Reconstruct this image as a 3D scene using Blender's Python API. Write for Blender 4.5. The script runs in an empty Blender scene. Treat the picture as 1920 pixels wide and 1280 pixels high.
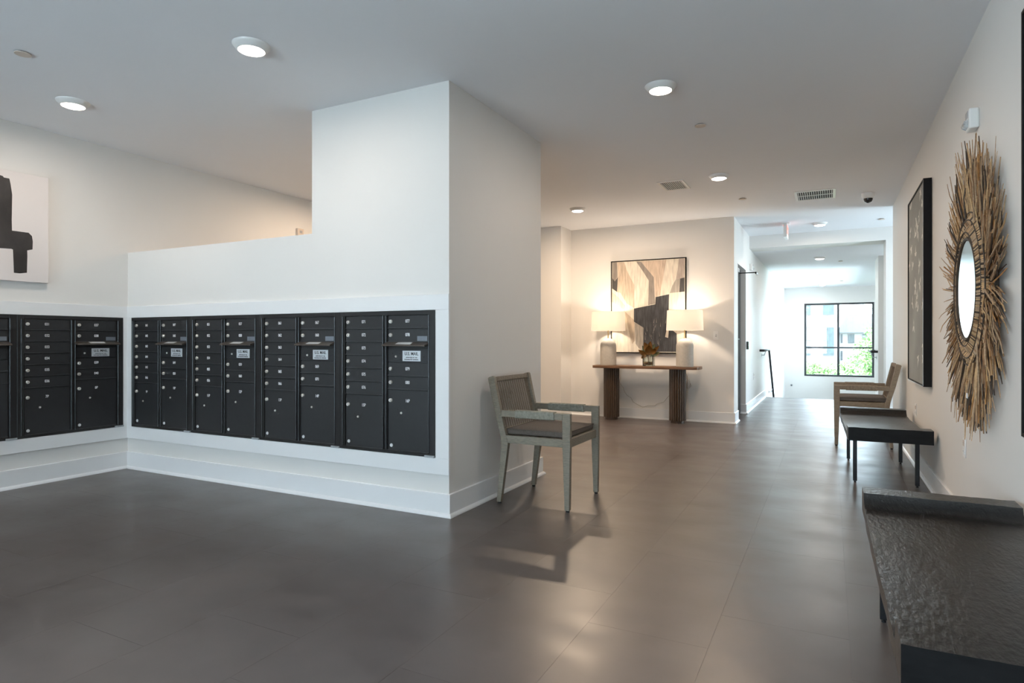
import bpy, math, random
from mathutils import Vector, Matrix
random.seed(7)
PI = math.pi
SC = bpy.context.scene
COL = SC.collection

# ------------------------------------------------------------------ camera, light, exposure
cam_d = bpy.data.cameras.new('camera')
cam = bpy.data.objects.new('camera', cam_d)
COL.objects.link(cam)
cam.location = (0, 0, 1.1137)
cam.rotation_euler = (PI / 2, 0, math.radians(26.99))
cam_d.sensor_width = 36
cam_d.lens = 1162.55 / 1920 * 36
cam_d.shift_x = -0.00176
cam_d.shift_y = -0.00183
cam_d.clip_start = 0.02
cam_d.clip_end = 500
SC.camera = cam
SC.view_settings.view_transform = 'Standard'
SC.view_settings.look = 'None'
SC.view_settings.exposure = 0.2
SC.view_settings.gamma = 1
SC.view_settings.use_curve_mapping = False
SC.cycles.max_bounces = 10
SC.cycles.diffuse_bounces = 7
SC.cycles.glossy_bounces = 4
SC.cycles.transmission_bounces = 6
SC.cycles.sample_clamp_indirect = 8
SC.cycles.use_denoising = True
SC.cycles.caustics_reflective = False
SC.cycles.caustics_refractive = False

SKY = 18.5
world = bpy.data.worlds.new('sky')
SC.world = world
world.use_nodes = True
wn = world.node_tree
wn.nodes.clear()
wo = wn.nodes.new('ShaderNodeOutputWorld')
wb = wn.nodes.new('ShaderNodeBackground')
wg = wn.nodes.new('ShaderNodeTexCoord')
ws = wn.nodes.new('ShaderNodeSeparateXYZ')
wr = wn.nodes.new('ShaderNodeValToRGB')
wn.links.new(wg.outputs['Generated'], ws.inputs[0])
wn.links.new(ws.outputs['Z'], wr.inputs[0])
wr.color_ramp.elements[0].position = 0.0
wr.color_ramp.elements[0].color = (0.74, 0.89, 1.0, 1)
wr.color_ramp.elements[1].position = 0.8
wr.color_ramp.elements[1].color = (0.55, 0.77, 1.0, 1)
wn.links.new(wr.outputs[0], wb.inputs[0])
wb.inputs[1].default_value = SKY
wn.links.new(wb.outputs[0], wo.inputs[0])


def portal(name, loc, rot, sx, sy):
    d = bpy.data.lights.new(name, 'AREA')
    d.shape = 'RECTANGLE'
    d.size = sx
    d.size_y = sy
    d.cycles.is_portal = True
    o = bpy.data.objects.new(name, d)
    o.location = loc
    o.rotation_euler = rot
    COL.objects.link(o)
    return o


CAN_W = 8.0        # each ceiling light
LAMP_W = 48.0      # each table lamp
H = 2.743
HL = 2.55
XR, XL, XH = 0.6884, -5.449, -1.1268
YP, YC = 3.288, 8.638
portal('daylight_rear', (-3.6, -2.62, 1.05), (PI / 2, 0, PI), 1.5, 1.6)
portal('daylight_rear', (-0.75, -2.62, 1.05), (PI / 2, 0, PI), 1.3, 1.6)
portal('added_daylight_left', (-5.42, -1.25, 1.35), (PI / 2, 0, -PI / 2), 2.1, 1.8)  # portal of the unseen left window added for extra light
portal('daylight_hall', (0.215, 19.02, 1.1), (PI / 2, 0, 0), 1.67, 2.01)
portal('daylight_side', (3.02, 9.62, 1.25), (PI / 2, 0, PI / 2), 1.4, 2.3)
portal('daylight_stair', (1.1, 16.0, 1.05), (PI / 2, 0, PI / 2), 4.4, 2.3)


# ------------------------------------------------------------------ materials
MATS = {}


def mat(name, col, rough=0.5, metal=0.0, noise=None, bump=None, spec=0.5, **kw):
    """noise=(scale, amount, stretch) varies the colour; bump=(scale, strength, stretch)."""
    if name in MATS:
        return MATS[name]
    m = bpy.data.materials.new(name)
    m.use_nodes = True
    nt = m.node_tree
    b = nt.nodes['Principled BSDF']
    b.inputs['Base Color'].default_value = (*col, 1)
    b.inputs['Roughness'].default_value = rough
    b.inputs['Metallic'].default_value = metal
    b.inputs['Specular IOR Level'].default_value = spec
    for k, v in kw.items():
        b.inputs[k.replace('_', ' ')].default_value = v
    tc = nt.nodes.new('ShaderNodeTexCoord')

    def mapped(st):
        mp = nt.nodes.new('ShaderNodeMapping')
        mp.inputs['Scale'].default_value = st
        nt.links.new(tc.outputs['Object'], mp.inputs[0])
        return mp.outputs[0]
    if noise:
        n = nt.nodes.new('ShaderNodeTexNoise')
        n.inputs['Scale'].default_value = noise[0]
        n.inputs['Detail'].default_value = 6
        nt.links.new(mapped(noise[2] if len(noise) > 2 else (1, 1, 1)), n.inputs['Vector'])
        r = nt.nodes.new('ShaderNodeValToRGB')
        a = noise[1]
        r.color_ramp.elements[0].position = 0.3
        r.color_ramp.elements[1].position = 0.7
        r.color_ramp.elements[0].color = (*[c * (1 - a) for c in col], 1)
        r.color_ramp.elements[1].color = (*[min(1, c * (1 + a)) for c in col], 1)
        nt.links.new(n.outputs['Fac'], r.inputs[0])
        nt.links.new(r.outputs[0], b.inputs['Base Color'])
    if bump:
        n2 = nt.nodes.new('ShaderNodeTexNoise')
        n2.inputs['Scale'].default_value = bump[0]
        n2.inputs['Detail'].default_value = 5
        nt.links.new(mapped(bump[2] if len(bump) > 2 else (1, 1, 1)), n2.inputs['Vector'])
        bp_ = nt.nodes.new('ShaderNodeBump')
        bp_.inputs['Strength'].default_value = bump[1]
        bp_.inputs['Distance'].default_value = 0.01
        nt.links.new(n2.outputs['Fac'], bp_.inputs['Height'])
        nt.links.new(bp_.outputs[0], b.inputs['Normal'])
    MATS[name] = m
    return m


def emit(name, col, s):
    m = bpy.data.materials.new(name)
    m.use_nodes = True
    b = m.node_tree.nodes['Principled BSDF']
    b.inputs['Base Color'].default_value = (*col, 1)
    b.inputs['Emission Color'].default_value = (*col, 1)
    b.inputs['Emission Strength'].default_value = s
    return m


M_WALL = mat('wall_paint', (0.73, 0.715, 0.69), 0.55, noise=(1.5, 0.01), bump=(180, 0.03))
M_CEIL = mat('ceiling_paint', (0.83, 0.84, 0.865), 0.8, noise=(1.2, 0.01), bump=(150, 0.03))
M_TRIM = mat('white_trim_paint', (0.78, 0.785, 0.79), 0.3, noise=(2, 0.01))
M_BOX = mat('dark_powder_coat', (0.022, 0.0225, 0.024), 0.42, noise=(30, 0.08), bump=(600, 0.05), spec=0.4)
M_BOX2 = mat('dark_frame_coat', (0.015, 0.0145, 0.015), 0.38, noise=(30, 0.08), bump=(600, 0.05), spec=0.4)
M_EDGE = mat('edge_glint', (0.10, 0.105, 0.11), 0.22, 0.8, noise=(30, 0.1))  # lighter metallic grey stands in for the glints along the frame edges
M_RIDGE = mat('ridge_highlight', (0.050, 0.051, 0.054), 0.35, noise=(30, 0.1))  # paler than the doors, to draw a highlight along each ridge
M_LIP = mat('bronze_slot', (0.09, 0.075, 0.065), 0.35, 0.4, noise=(40, 0.2))
M_CHROME = mat('chrome', (0.80, 0.78, 0.74), 0.35, 0.55, noise=(60, 0.08))
M_WHITE = mat('white_print', (0.85, 0.86, 0.88), 0.5, noise=(20, 0.02))
M_STICK = mat('silver_sticker', (0.66, 0.68, 0.70), 0.4, 0.1, noise=(20, 0.05))
M_STICK2 = mat('grey_sticker', (0.16, 0.18, 0.21), 0.4, 0.1, noise=(20, 0.1))
M_INK = mat('black_print', (0.02, 0.02, 0.022), 0.5, noise=(20, 0.1))
M_CLIP = mat('clear_grey_clip', (0.32, 0.34, 0.36), 0.25, noise=(50, 0.2))
M_CHAIRA = mat('weathered_grey_wood', (0.22, 0.19, 0.145), 0.6, noise=(9, 0.22, (4, 4, 30)), bump=(60, 0.15, (2, 2, 14)))
M_CHAIRB = mat('browner_chair_wood', (0.25, 0.20, 0.145), 0.6, noise=(9, 0.22, (4, 4, 30)), bump=(60, 0.15, (2, 2, 14)))  # same chair design, wood in a browner tone
M_ROPE = mat('rope', (0.22, 0.185, 0.145), 0.85, noise=(90, 0.3))
M_WRAP = mat('cord_wrap', (0.26, 0.25, 0.205), 0.8, noise=(60, 0.25))
M_CUSH = mat('charcoal_cushion', (0.115, 0.095, 0.080), 0.9, noise=(200, 0.25), bump=(500, 0.3))
M_RUB = mat('black_rubber', (0.012, 0.012, 0.012), 0.7, noise=(20, 0.1))
M_BENCH = mat('charred_wood', (0.012, 0.011, 0.0105), 0.34, noise=(7, 0.45, (9, 1.6, 9)), bump=(30, 0.36, (2.4, 1.0, 2)), spec=0.5)
M_BEND = mat('charred_end_grain', (0.006, 0.006, 0.0065), 0.5, noise=(5, 0.5, (2, 1, 6)), bump=(12, 0.08, (1, 1, 5)), spec=0.2)
M_IRON = mat('black_iron', (0.010, 0.010, 0.012), 0.4, 0.3, noise=(30, 0.2))
M_WALNUT = mat('walnut', (0.14, 0.072, 0.036), 0.4, noise=(5, 0.35, (1, 14, 14)))
M_FLUTE = mat('dark_walnut', (0.062, 0.040, 0.026), 0.45, noise=(8, 0.35, (14, 14, 1)))
M_CERAM = mat('textured_ceramic', (0.46, 0.43, 0.385), 0.75, noise=(40, 0.06), bump=(220, 0.25))
M_BRASS = mat('brass', (0.62, 0.42, 0.17), 0.28, 1.0, noise=(40, 0.06))
M_BLACKF = mat('black_frame', (0.010, 0.009, 0.009), 0.6, noise=(20, 0.1), spec=0.15)
M_SILVERF = mat('silver_edge', (0.65, 0.65, 0.66), 0.3, 0.8, noise=(20, 0.05))
M_DOOR = mat('black_door', (0.012, 0.012, 0.013), 0.45, noise=(10, 0.1))
M_PLATE = mat('white_plastic', (0.78, 0.77, 0.75), 0.35, noise=(20, 0.01))
M_CREAMP = mat('cream_plastic', (0.62, 0.53, 0.46), 0.5, noise=(20, 0.02))
M_DARKP = mat('dark_plastic', (0.02, 0.02, 0.02), 0.12, noise=(20, 0.1))
M_GREYP = mat('grey_plastic', (0.35, 0.35, 0.36), 0.4, noise=(20, 0.03))
M_CORD = mat('clear_cord', (0.42, 0.38, 0.31), 0.3, noise=(60, 0.3))
M_MIRROR = mat('mirror_glass', (0.80, 0.86, 0.86), 0.02, 1.0)
M_TRACK = mat('steel', (0.35, 0.37, 0.38), 0.35, 0.9, noise=(40, 0.1))


def glass(name, tint=(1, 1, 1)):
    m = bpy.data.materials.new(name)
    m.use_nodes = True
    nt = m.node_tree
    nt.nodes.clear()
    o = nt.nodes.new('ShaderNodeOutputMaterial')
    mix = nt.nodes.new('ShaderNodeMixShader')
    fr = nt.nodes.new('ShaderNodeFresnel')
    fr.inputs[0].default_value = 1.45
    t = nt.nodes.new('ShaderNodeBsdfTransparent')
    t.inputs[0].default_value = (*tint, 1)
    g = nt.nodes.new('ShaderNodeBsdfGlossy')
    g.inputs['Roughness'].default_value = 0.02
    nt.links.new(fr.outputs[0], mix.inputs[0])
    nt.links.new(t.outputs[0], mix.inputs[1])
    nt.links.new(g.outputs[0], mix.inputs[2])
    nt.links.new(mix.outputs[0], o.inputs[0])
    return m


M_GLASS = glass('window_glass', (0.96, 0.98, 0.98))
M_VASE = glass('vase_glass', (0.90, 0.93, 0.92))
M_WATER = glass('vase_water', (0.80, 0.66, 0.45))


def shade_mat():
    m = bpy.data.materials.new('linen_shade')
    m.use_nodes = True
    nt = m.node_tree
    nt.nodes.clear()
    o = nt.nodes.new('ShaderNodeOutputMaterial')
    a = nt.nodes.new('ShaderNodeAddShader')
    d = nt.nodes.new('ShaderNodeBsdfDiffuse')
    t = nt.nodes.new('ShaderNodeBsdfTranslucent')
    n = nt.nodes.new('ShaderNodeTexNoise')
    n.inputs['Scale'].default_value = 60
    r = nt.nodes.new('ShaderNodeValToRGB')
    r.color_ramp.elements[0].color = (0.20, 0.19, 0.17, 1)
    r.color_ramp.elements[1].color = (0.24, 0.23, 0.21, 1)
    nt.links.new(n.outputs['Fac'], r.inputs[0])
    nt.links.new(r.outputs[0], d.inputs[0])
    t.inputs[0].default_value = (0.84, 0.83, 0.81, 1)
    nt.links.new(d.outputs[0], a.inputs[0])
    nt.links.new(t.outputs[0], a.inputs[1])
    nt.links.new(a.outputs[0], o.inputs[0])
    return m


M_SHADE = shade_mat()
M_LENS = emit('ceiling_lens', (1.0, 0.90, 0.80), 16)
M_BULB = emit('bulb', (1.0, 0.78, 0.55), 25)
M_EXIT = emit('exit_letters', (1.0, 0.16, 0.10), 0.7)


def floor_mat():
    m = bpy.data.materials.new('floor_vinyl')
    m.use_nodes = True
    nt = m.node_tree
    b = nt.nodes['Principled BSDF']
    g = nt.nodes.new('ShaderNodeNewGeometry')

    def noise(scale, st, detail=6):
        mp = nt.nodes.new('ShaderNodeMapping')
        mp.inputs['Scale'].default_value = st
        nt.links.new(g.outputs['Position'], mp.inputs[0])
        n = nt.nodes.new('ShaderNodeTexNoise')
        n.inputs['Scale'].default_value = scale
        n.inputs['Detail'].default_value = detail
        n.inputs['Roughness'].default_value = 0.6
        nt.links.new(mp.outputs[0], n.inputs['Vector'])
        return n.outputs['Fac']
    r = nt.nodes.new('ShaderNodeValToRGB')
    r.color_ramp.elements[0].position = 0.3
    r.color_ramp.elements[1].position = 0.72
    r.color_ramp.elements[0].color = (0.068, 0.054, 0.050, 1)
    r.color_ramp.elements[1].color = (0.104, 0.085, 0.080, 1)
    nt.links.new(noise(1.7, (1, 1, 1), 6), r.inputs[0])
    r2 = nt.nodes.new('ShaderNodeValToRGB')
    r2.color_ramp.elements[0].color = (0.84, 0.84, 0.84, 1)
    r2.color_ramp.elements[1].color = (1.16, 1.16, 1.16, 1)
    r2.color_ramp.elements[0].position = 0.2
    r2.color_ramp.elements[1].position = 0.8
    nt.links.new(noise(5, (1.0, 1.6, 1), 8), r2.inputs[0])
    mx = nt.nodes.new('ShaderNodeMix')
    mx.data_type = 'RGBA'
    mx.blend_type = 'MULTIPLY'
    mx.inputs['Factor'].default_value = 1
    nt.links.new(r.outputs[0], mx.inputs[6])
    nt.links.new(r2.outputs[0], mx.inputs[7])
    nt.links.new(mx.outputs[2], b.inputs['Base Color'])
    r3 = nt.nodes.new('ShaderNodeMapRange')
    r3.inputs['From Min'].default_value = 0.3
    r3.inputs['From Max'].default_value = 0.7
    r3.inputs['To Min'].default_value = 0.29
    r3.inputs['To Max'].default_value = 0.41
    nt.links.new(noise(2.5, (1, 1.6, 1), 6), r3.inputs['Value'])
    nt.links.new(r3.outputs[0], b.inputs['Roughness'])
    b.inputs['Specular IOR Level'].default_value = 0.8
    return m


M_FLOOR = floor_mat()


# ------------------------------------------------------------------ mesh helpers
class MB:
    def __init__(s):
        s.v, s.f, s.m = [], [], []

    def add(s, vs, fs, mi=0):
        b = len(s.v)
        s.v += [tuple(v) for v in vs]
        s.f += [tuple(b + i for i in f) for f in fs]
        s.m += [mi] * len(fs)
        return s

    def box(s, x0, x1, y0, y1, z0, z1, mi=0):
        v = [(x, y, z) for z in (z0, z1) for y in (y0, y1) for x in (x0, x1)]
        return s.add(v, [(0, 2, 3, 1), (4, 5, 7, 6), (0, 1, 5, 4), (2, 6, 7, 3), (0, 4, 6, 2), (1, 3, 7, 5)], mi)

    def prism(s, pts, axis, a, b, mi=0):
        """pts: 2D outline; axis: extrusion axis 'x','y' or 'z' from a to b."""
        def p3(p, w):
            return {'x': (w, p[0], p[1]), 'y': (p[0], w, p[1]), 'z': (p[0], p[1], w)}[axis]
        n = len(pts)
        v = [p3(p, a) for p in pts] + [p3(p, b) for p in pts]
        f = [tuple(range(n))[::-1], tuple(range(n, 2 * n))]
        f += [(i, (i + 1) % n, n + (i + 1) % n, n + i) for i in range(n)]
        return s.add(v, f, mi)

    def lathe(s, prof, n=32, c=(0, 0, 0), mi=0, axis='z'):
        v, f = [], []
        for (r, z) in prof:
            for k in range(n):
                a = 2 * PI * k / n
                p = (r * math.cos(a), r * math.sin(a), z)
                if axis == 'y':
                    p = (p[0], p[2], p[1])
                if axis == 'x':
                    p = (p[2], p[0], p[1])
                v.append((c[0] + p[0], c[1] + p[1], c[2] + p[2]))
        for i in range(len(prof) - 1):
            for k in range(n):
                k2 = (k + 1) % n
                f.append((i * n + k, i * n + k2, (i + 1) * n + k2, (i + 1) * n + k))
        if prof[0][0] > 1e-6:
            f.append(tuple(range(n))[::-1])
        if prof[-1][0] > 1e-6:
            f.append(tuple((len(prof) - 1) * n + k for k in range(n)))
        return s.add(v, f, mi)

    def tube(s, pts, r, n=6, mi=0):
        pts = [Vector(p) for p in pts]
        rs = r if isinstance(r, (list, tuple)) else [r] * len(pts)
        v, f = [], []
        up = Vector((0.13, 0.27, 0.95)).normalized()
        for i, p in enumerate(pts):
            t = (pts[min(i + 1, len(pts) - 1)] - pts[max(i - 1, 0)]).normalized()
            if abs(t.dot(up)) > 0.97:
                up = Vector((1, 0.1, 0)).normalized()
            a = t.cross(up).normalized()
            b = t.cross(a)
            for k in range(n):
                w = 2 * PI * k / n
                v.append(p + (a * math.cos(w) + b * math.sin(w)) * rs[i])
        for i in range(len(pts) - 1):
            for k in range(n):
                k2 = (k + 1) % n
                f.append((i * n + k, i * n + k2, (i + 1) * n + k2, (i + 1) * n + k))
        f.append(tuple(range(n))[::-1])
        f.append(tuple((len(pts) - 1) * n + k for k in range(n)))
        return s.add(v, f, mi)

    def mesh(s, name, mats, smooth=None, bevel=0, segs=2):
        me = bpy.data.meshes.new(name)
        me.from_pydata(s.v, [], s.f)
        mats = mats if isinstance(mats, (list, tuple)) else [mats]
        for m in mats:
            me.materials.append(m)
        if len(mats) > 1:
            me.polygons.foreach_set('material_index', s.m)
        import bmesh
        bm = bmesh.new()
        bm.from_mesh(me)
        bmesh.ops.recalc_face_normals(bm, faces=bm.faces)
        if bevel:
            bmesh.ops.bevel(bm, geom=[e for e in bm.edges if len(e.link_faces) == 2 and e.calc_face_angle(0) > 0.5],
                            offset=bevel, segments=segs, affect='EDGES', profile=0.5, clamp_overlap=True)
        bm.to_mesh(me)
        bm.free()
        if smooth is not None:
            me.shade_smooth()
            me.set_sharp_from_angle(angle=math.radians(smooth))
        return me


def link(name, me, parent=None, loc=(0, 0, 0), rot=None):
    o = bpy.data.objects.new(name, me)
    COL.objects.link(o)
    o.location = loc
    if rot is not None:
        o.rotation_euler = rot
    if parent:
        o.parent = parent
    return o


def obj(name, mb, mats, parent=None, loc=(0, 0, 0), rot=None, smooth=None, bevel=0, segs=2):
    return link(name, mb.mesh(name, mats, smooth, bevel, segs), parent, loc, rot)


def thing(name, label, cat, loc=(0, 0, 0), rz=0, group=None):
    o = link(name, None, None, loc, (0, 0, rz))
    o.empty_display_size = 0.1
    return tag(o, label, cat, group)


def tag(o, label, cat, group=None, kind=None):
    o['label'] = label
    o['category'] = cat
    if group:
        o['group'] = group
    if kind:
        o['kind'] = kind
    return o


def struct(name, mb, m, parent=None, **k):
    o = obj(name, mb, m, parent, **k)
    if not parent:
        o['kind'] = 'structure'
    return o


def copy_tree(o, parent=None):
    c = o.copy()
    COL.objects.link(c)
    if parent:
        c.parent = parent
    for ch in o.children:
        copy_tree(ch, c)
    return c


TEXTS = {}


def text_mesh(s, size, m, sx=1.0, bold=0.0):
    key = (s, size, m.name, sx)
    if key in TEXTS:
        return TEXTS[key]
    cu = bpy.data.curves.new('text', 'FONT')
    cu.body = s
    cu.size = size
    cu.align_x = 'CENTER'
    cu.align_y = 'CENTER'
    cu.extrude = 0.0004
    cu.offset = bold
    cu.resolution_u = 3
    o = bpy.data.objects.new('text', cu)
    COL.objects.link(o)
    bpy.context.view_layer.update()
    me = bpy.data.meshes.new_from_object(o.evaluated_get(bpy.context.evaluated_depsgraph_get()))
    bpy.data.objects.remove(o)
    for v in me.vertices:
        v.co = (v.co.x * sx, -v.co.z, v.co.y)      # stands in the xz plane, facing -y
    me.materials.clear()
    me.materials.append(m)
    TEXTS[key] = me
    return me


# ------------------------------------------------------------------ room shell
TX, TY = 0.4572, 0.9144
fl = MB().box(-5.9, 3.2, -2.9, 12.9, -0.25, -0.003)
fl.box(-5.9, 3.2, -2.9, 0.42, -0.004, -0.0002)
floor = struct('floor', fl, M_FLOOR)
tile_me = {}
x0f = 0.066
cols = range(-13, 4)
f_, th_ = 1162.55, math.radians(26.99)


def in_view(x, y, z, mg):
    D = -math.sin(th_) * x + math.cos(th_) * y
    if D < 0.3:
        return False
    u = 963.4 + f_ * (math.cos(th_) * x + math.sin(th_) * y) / D
    v = 636.5 - f_ * (z - 1.1137) / D
    return -mg < u < 1920 + mg and v < 1280 + mg


ntile = 0
rest = MB()
for ci in cols:
    xa = x0f + ci * TX
    off = 4.14 if ci % 2 == 0 else 3.53
    k0 = math.floor((0.42 - off) / TY)
    for k in range(k0, 16):
        ya, yb = off + k * TY, off + (k + 1) * TY
        ya, yb = max(ya, 0.42), min(yb, 12.9)
        if yb - ya < 0.02:
            continue
        xb = xa + TX
        xc, yc_ = (xa + xb) / 2, (ya + yb) / 2
        if xb < XL or xa > 3.0:
            continue
        if xc < XR:
            pass
        xa2, xb2 = max(xa, -5.7), xb
        seen = any(in_view(px, py, 0, 140) for px in (xa, xb) for py in (ya, yb))
        hidden = (xc < -3.6 and yc_ > 3.7) or (yc_ > 8.9 and xc < -1.3) or (xc > 0.9) or (xc < -2.5 and 3.6 < yc_ < 4.6)
        if not seen or hidden:
            rest.box(xa2 + .0002, xb2 - .0002, ya + .0002, yb - .0002, -0.003, 0)
            continue
        key = (round(xb2 - xa2, 3), round(yb - ya, 3))
        if key not in tile_me:
            w, l = key
            tile_me[key] = MB().box(-w / 2 + .0002, w / 2 - .0002, -l / 2 + .0002, l / 2 - .0002, -0.003, 0).mesh('floor_tile', M_FLOOR)
        link('floor_tile', tile_me[key], floor, ((xa2 + xb2) / 2, (ya + yb) / 2, 0))
        ntile += 1
obj('outer_tiles', rest, M_FLOOR, floor)['kind'] = 'stuff'

struct('ceiling', MB().box(-5.9, 3.3, -2.9, 10.82, H, 3.0), M_CEIL)
struct('ceiling_hall', MB().box(-1.4, 3.3, 10.82, 19.3, HL, 3.0), M_CEIL)

# left wall with a recess for its mailboxes
YL0, YL1 = 1.666, 3.2355
ZB0, ZB1 = 0.3655, 1.302
w = MB()
w.box(-5.9, XL, -2.9, -2.3, 0, H).box(-5.9, XL, -0.2, YL0, 0, H).box(-5.9, XL, -2.3, -0.2, 0, 0.45).box(-5.9, XL, -2.3, -0.2, 2.25, H).box(-5.9, XL, YL1, 8.9, 0, H)
w.box(-5.9, XL, YL0, YL1, 0, ZB0).box(-5.9, XL, YL0, YL1, ZB1, H).box(-5.9, -5.85, YL0, YL1, ZB0, ZB1)
struct('wall_left', w, M_WALL)
# partition: low wall, full-height block, recess for the mailboxes
XB0, XB1 = -5.3615, -2.2215
w = MB()
w.box(XL, -3.2902, YP, 3.68, 0, ZB0).box(XL, -3.2902, YP, 3.68, ZB1, 1.869)
w.box(XL, XB0, YP, 3.68, ZB0, ZB1)
w.box(XB0, -3.2902, 3.62, 3.68, ZB0, ZB1)
struct('wall_low_partition', w, M_WALL)
w = MB()
w.box(-3.2902, -2.131, YP, 4.6767, 0, ZB0).box(-3.2902, -2.131, YP, 4.6767, ZB1, H)
w.box(XB1, -2.131, YP, 4.6767, ZB0, ZB1).box(-3.2902, XB1, 3.62, 4.6767, ZB0, ZB1)
struct('wall_column_block', w, M_WALL)
# right wall and the passage opening beyond it
struct('wall_right', MB().box(XR, 0.86, -2.9, 8.84, 0, H).box(0.86, 3.2, 8.70, 8.84, 0, H), M_WALL)
w = MB().box(3.0, 3.2, 8.84, 8.92, 0, H).box(3.0, 3.2, 10.32, 10.4, 0, H).box(3.0, 3.2, 8.92, 10.32, 0, 0.1).box(3.0, 3.2, 8.92, 10.32, 2.4, H)
struct('wall_passage_end', w, M_WALL)
# wall behind the console with the alcove corner
struct('wall_back', MB().box(-5.449, -1.1268, YC, 8.991, 0, H).box(-5.449, -3.437, 8.24, YC, 0, H), M_WALL)
# hall left wall with door opening, carried down the stairwell
DZ = 2.165
w = MB().box(-1.40, XH, 8.991, 9.902, DZ, H).box(-1.40, XH, 9.902, 12.9, 0, H)
w.box(-1.40, XH, 12.9, 19.3, -2.6, H)
struct('wall_hall_left', w, M_WALL)
struct('wall_hall_header', MB().box(-1.1268, 0.723, 10.4, 10.82, HL, H).box(0.723, 3.3, 10.4, 10.82, 0, H), M_WALL)
struct('wall_hall_side', MB().box(0.742, 1.3, 12.3, 13.1, -2.6, HL).box(1.5, 1.6, 10.82, 12.3, 0, HL), M_WALL)
w = MB().box(1.08, 1.3, 13.1, 13.8, -2.6, HL).box(1.08, 1.3, 18.2, 19.0, -2.6, HL)
w.box(1.08, 1.3, 13.8, 18.2, -2.6, -0.1).box(1.08, 1.3, 13.8, 18.2, 2.2, HL)
struct('wall_stair_right', w, M_WALL)
WX0, WX1, WZ0, WZ1 = -0.626, 1.056, 0.105, 2.112
w = MB().box(-1.1268, WX0, 19, 19.3, -2.6, HL).box(WX1, 1.3, 19, 19.3, -2.6, HL)
w.box(WX0, WX1, 19, 19.3, -2.6, WZ0).box(WX0, WX1, 19, 19.3, WZ1, HL)
struct('wall_far', w, M_WALL)
# rear wall behind the camera, with two broad windows
w = MB().box(-5.9, -4.35, -2.9, -2.65, 0, H).box(-2.85, -1.4, -2.9, -2.65, 0, H).box(-0.1, 0.86, -2.9, -2.65, 0, H)
for a, b in ((-4.35, -2.85), (-1.4, -0.1)):
    w.box(a, b, -2.9, -2.65, 0, 0.25).box(a, b, -2.9, -2.65, 1.85, H)
struct('wall_rear', w, M_WALL)


def window(name, along, a0, a1, z0, z1, pos, nv, nh, fw=0.045, vs=None, hs=None, d=0.05):
    """window frame with mullions and panes; along: 'x' or 'y'."""
    vs = vs or [a0 + (a1 - a0) * (i + 1) / (nv + 1) for i in range(nv)]
    hs = hs or [z0 + (z1 - z0) * (i + 1) / (nh + 1) for i in range(nh)]

    def bx(m, p0, p1, q0, q1, e=0):
        if along == 'x':
            m.box(p0, p1, pos - e, pos + d + e, q0, q1)
        else:
            m.box(pos - e, pos + d + e, p0, p1, q0, q1)
    fr = MB()
    bx(fr, a0, a0 + fw, z0, z1)
    bx(fr, a1 - fw, a1, z0, z1)
    bx(fr, a0 + fw, a1 - fw, z0, z0 + fw)
    bx(fr, a0 + fw, a1 - fw, z1 - fw, z1)
    o = struct(name, fr, M_WINF)
    for x in vs:
        m = MB()
        bx(m, x - fw * .55, x + fw * .55, z0 + fw, z1 - fw, 0.004)
        obj('mullion', m, M_WINF, o)
    for z in hs:
        m = MB()
        bx(m, a0 + fw, a1 - fw, z - fw * .4, z + fw * .4, 0.002)
        obj('transom', m, M_WINF, o)
    xs = [a0] + list(vs) + [a1]
    zs = [z0] + list(hs) + [z1]
    for i in range(len(xs) - 1):
        for j in range(len(zs) - 1):
            m = MB()
            if along == 'x':
                m.box(xs[i] + .03, xs[i + 1] - .03, pos + d * .4, pos + d * .4 + .006, zs[j] + .03, zs[j + 1] - .03)
            else:
                m.box(pos + d * .4, pos + d * .4 + .006, xs[i] + .03, xs[i + 1] - .03, zs[j] + .03, zs[j + 1] - .03)
            obj('pane', m, M_GLASS, o)
    return o


M_WINF = mat('window_metal', (0.05, 0.055, 0.06), 0.4, 0.3, noise=(20, 0.05))
window('window_1', 'x', WX0, WX1, WZ0, WZ1, 19.04, 1, 1, 0.05, [0.211], [0.895])
window('window_2', 'x', -4.35, -2.85, 0.25, 1.85, -2.8, 1, 1)
window('window_3', 'x', -1.4, -0.1, 0.25, 1.85, -2.8, 1, 1)
window('window_added', 'y', -2.3, -0.2, 0.45, 2.25, -5.7, 1, 1)  # unseen window, added to brighten the right wall and ceiling
window('window_4', 'y', 8.92, 10.32, 0.1, 2.4, 3.08, 1, 0)
window('window_5', 'y', 13.8, 18.2, -0.1, 2.2, 1.15, 2, 1)

# mailbox surround boards (flat white casing)
TT = 0.02
w = MB()
w.box(XL + TT, -2.1205, YP - TT, YP, ZB1, 1.4)
w.box(XL + TT, -2.1205, YP - TT, YP, 0.2625, ZB0)
w.box(XB1, -2.1205, YP - TT, YP, ZB0, ZB1)
w.box(XL + TT, XB0, YP - TT, YP, ZB0, ZB1)
struct('trim_1', w, M_TRIM, bevel=0.0015, segs=1)
w = MB()
w.box(XL, XL + TT, 0.5, YP - .0005, ZB1, 1.4)
w.box(XL, XL + TT, 0.5, YP - .0005, 0.2625, ZB0)
w.box(XL, XL + TT, YL1, YP - .0005, ZB0, ZB1)
w.box(XL, XL + TT, 0.5, YL0, ZB0, ZB1)
struct('trim_2', w, M_TRIM, bevel=0.0015, segs=1)

# baseboards: tall flat board with a quarter-round shoe
BH, BT, SH = 0.143, 0.015, 0.022


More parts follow.
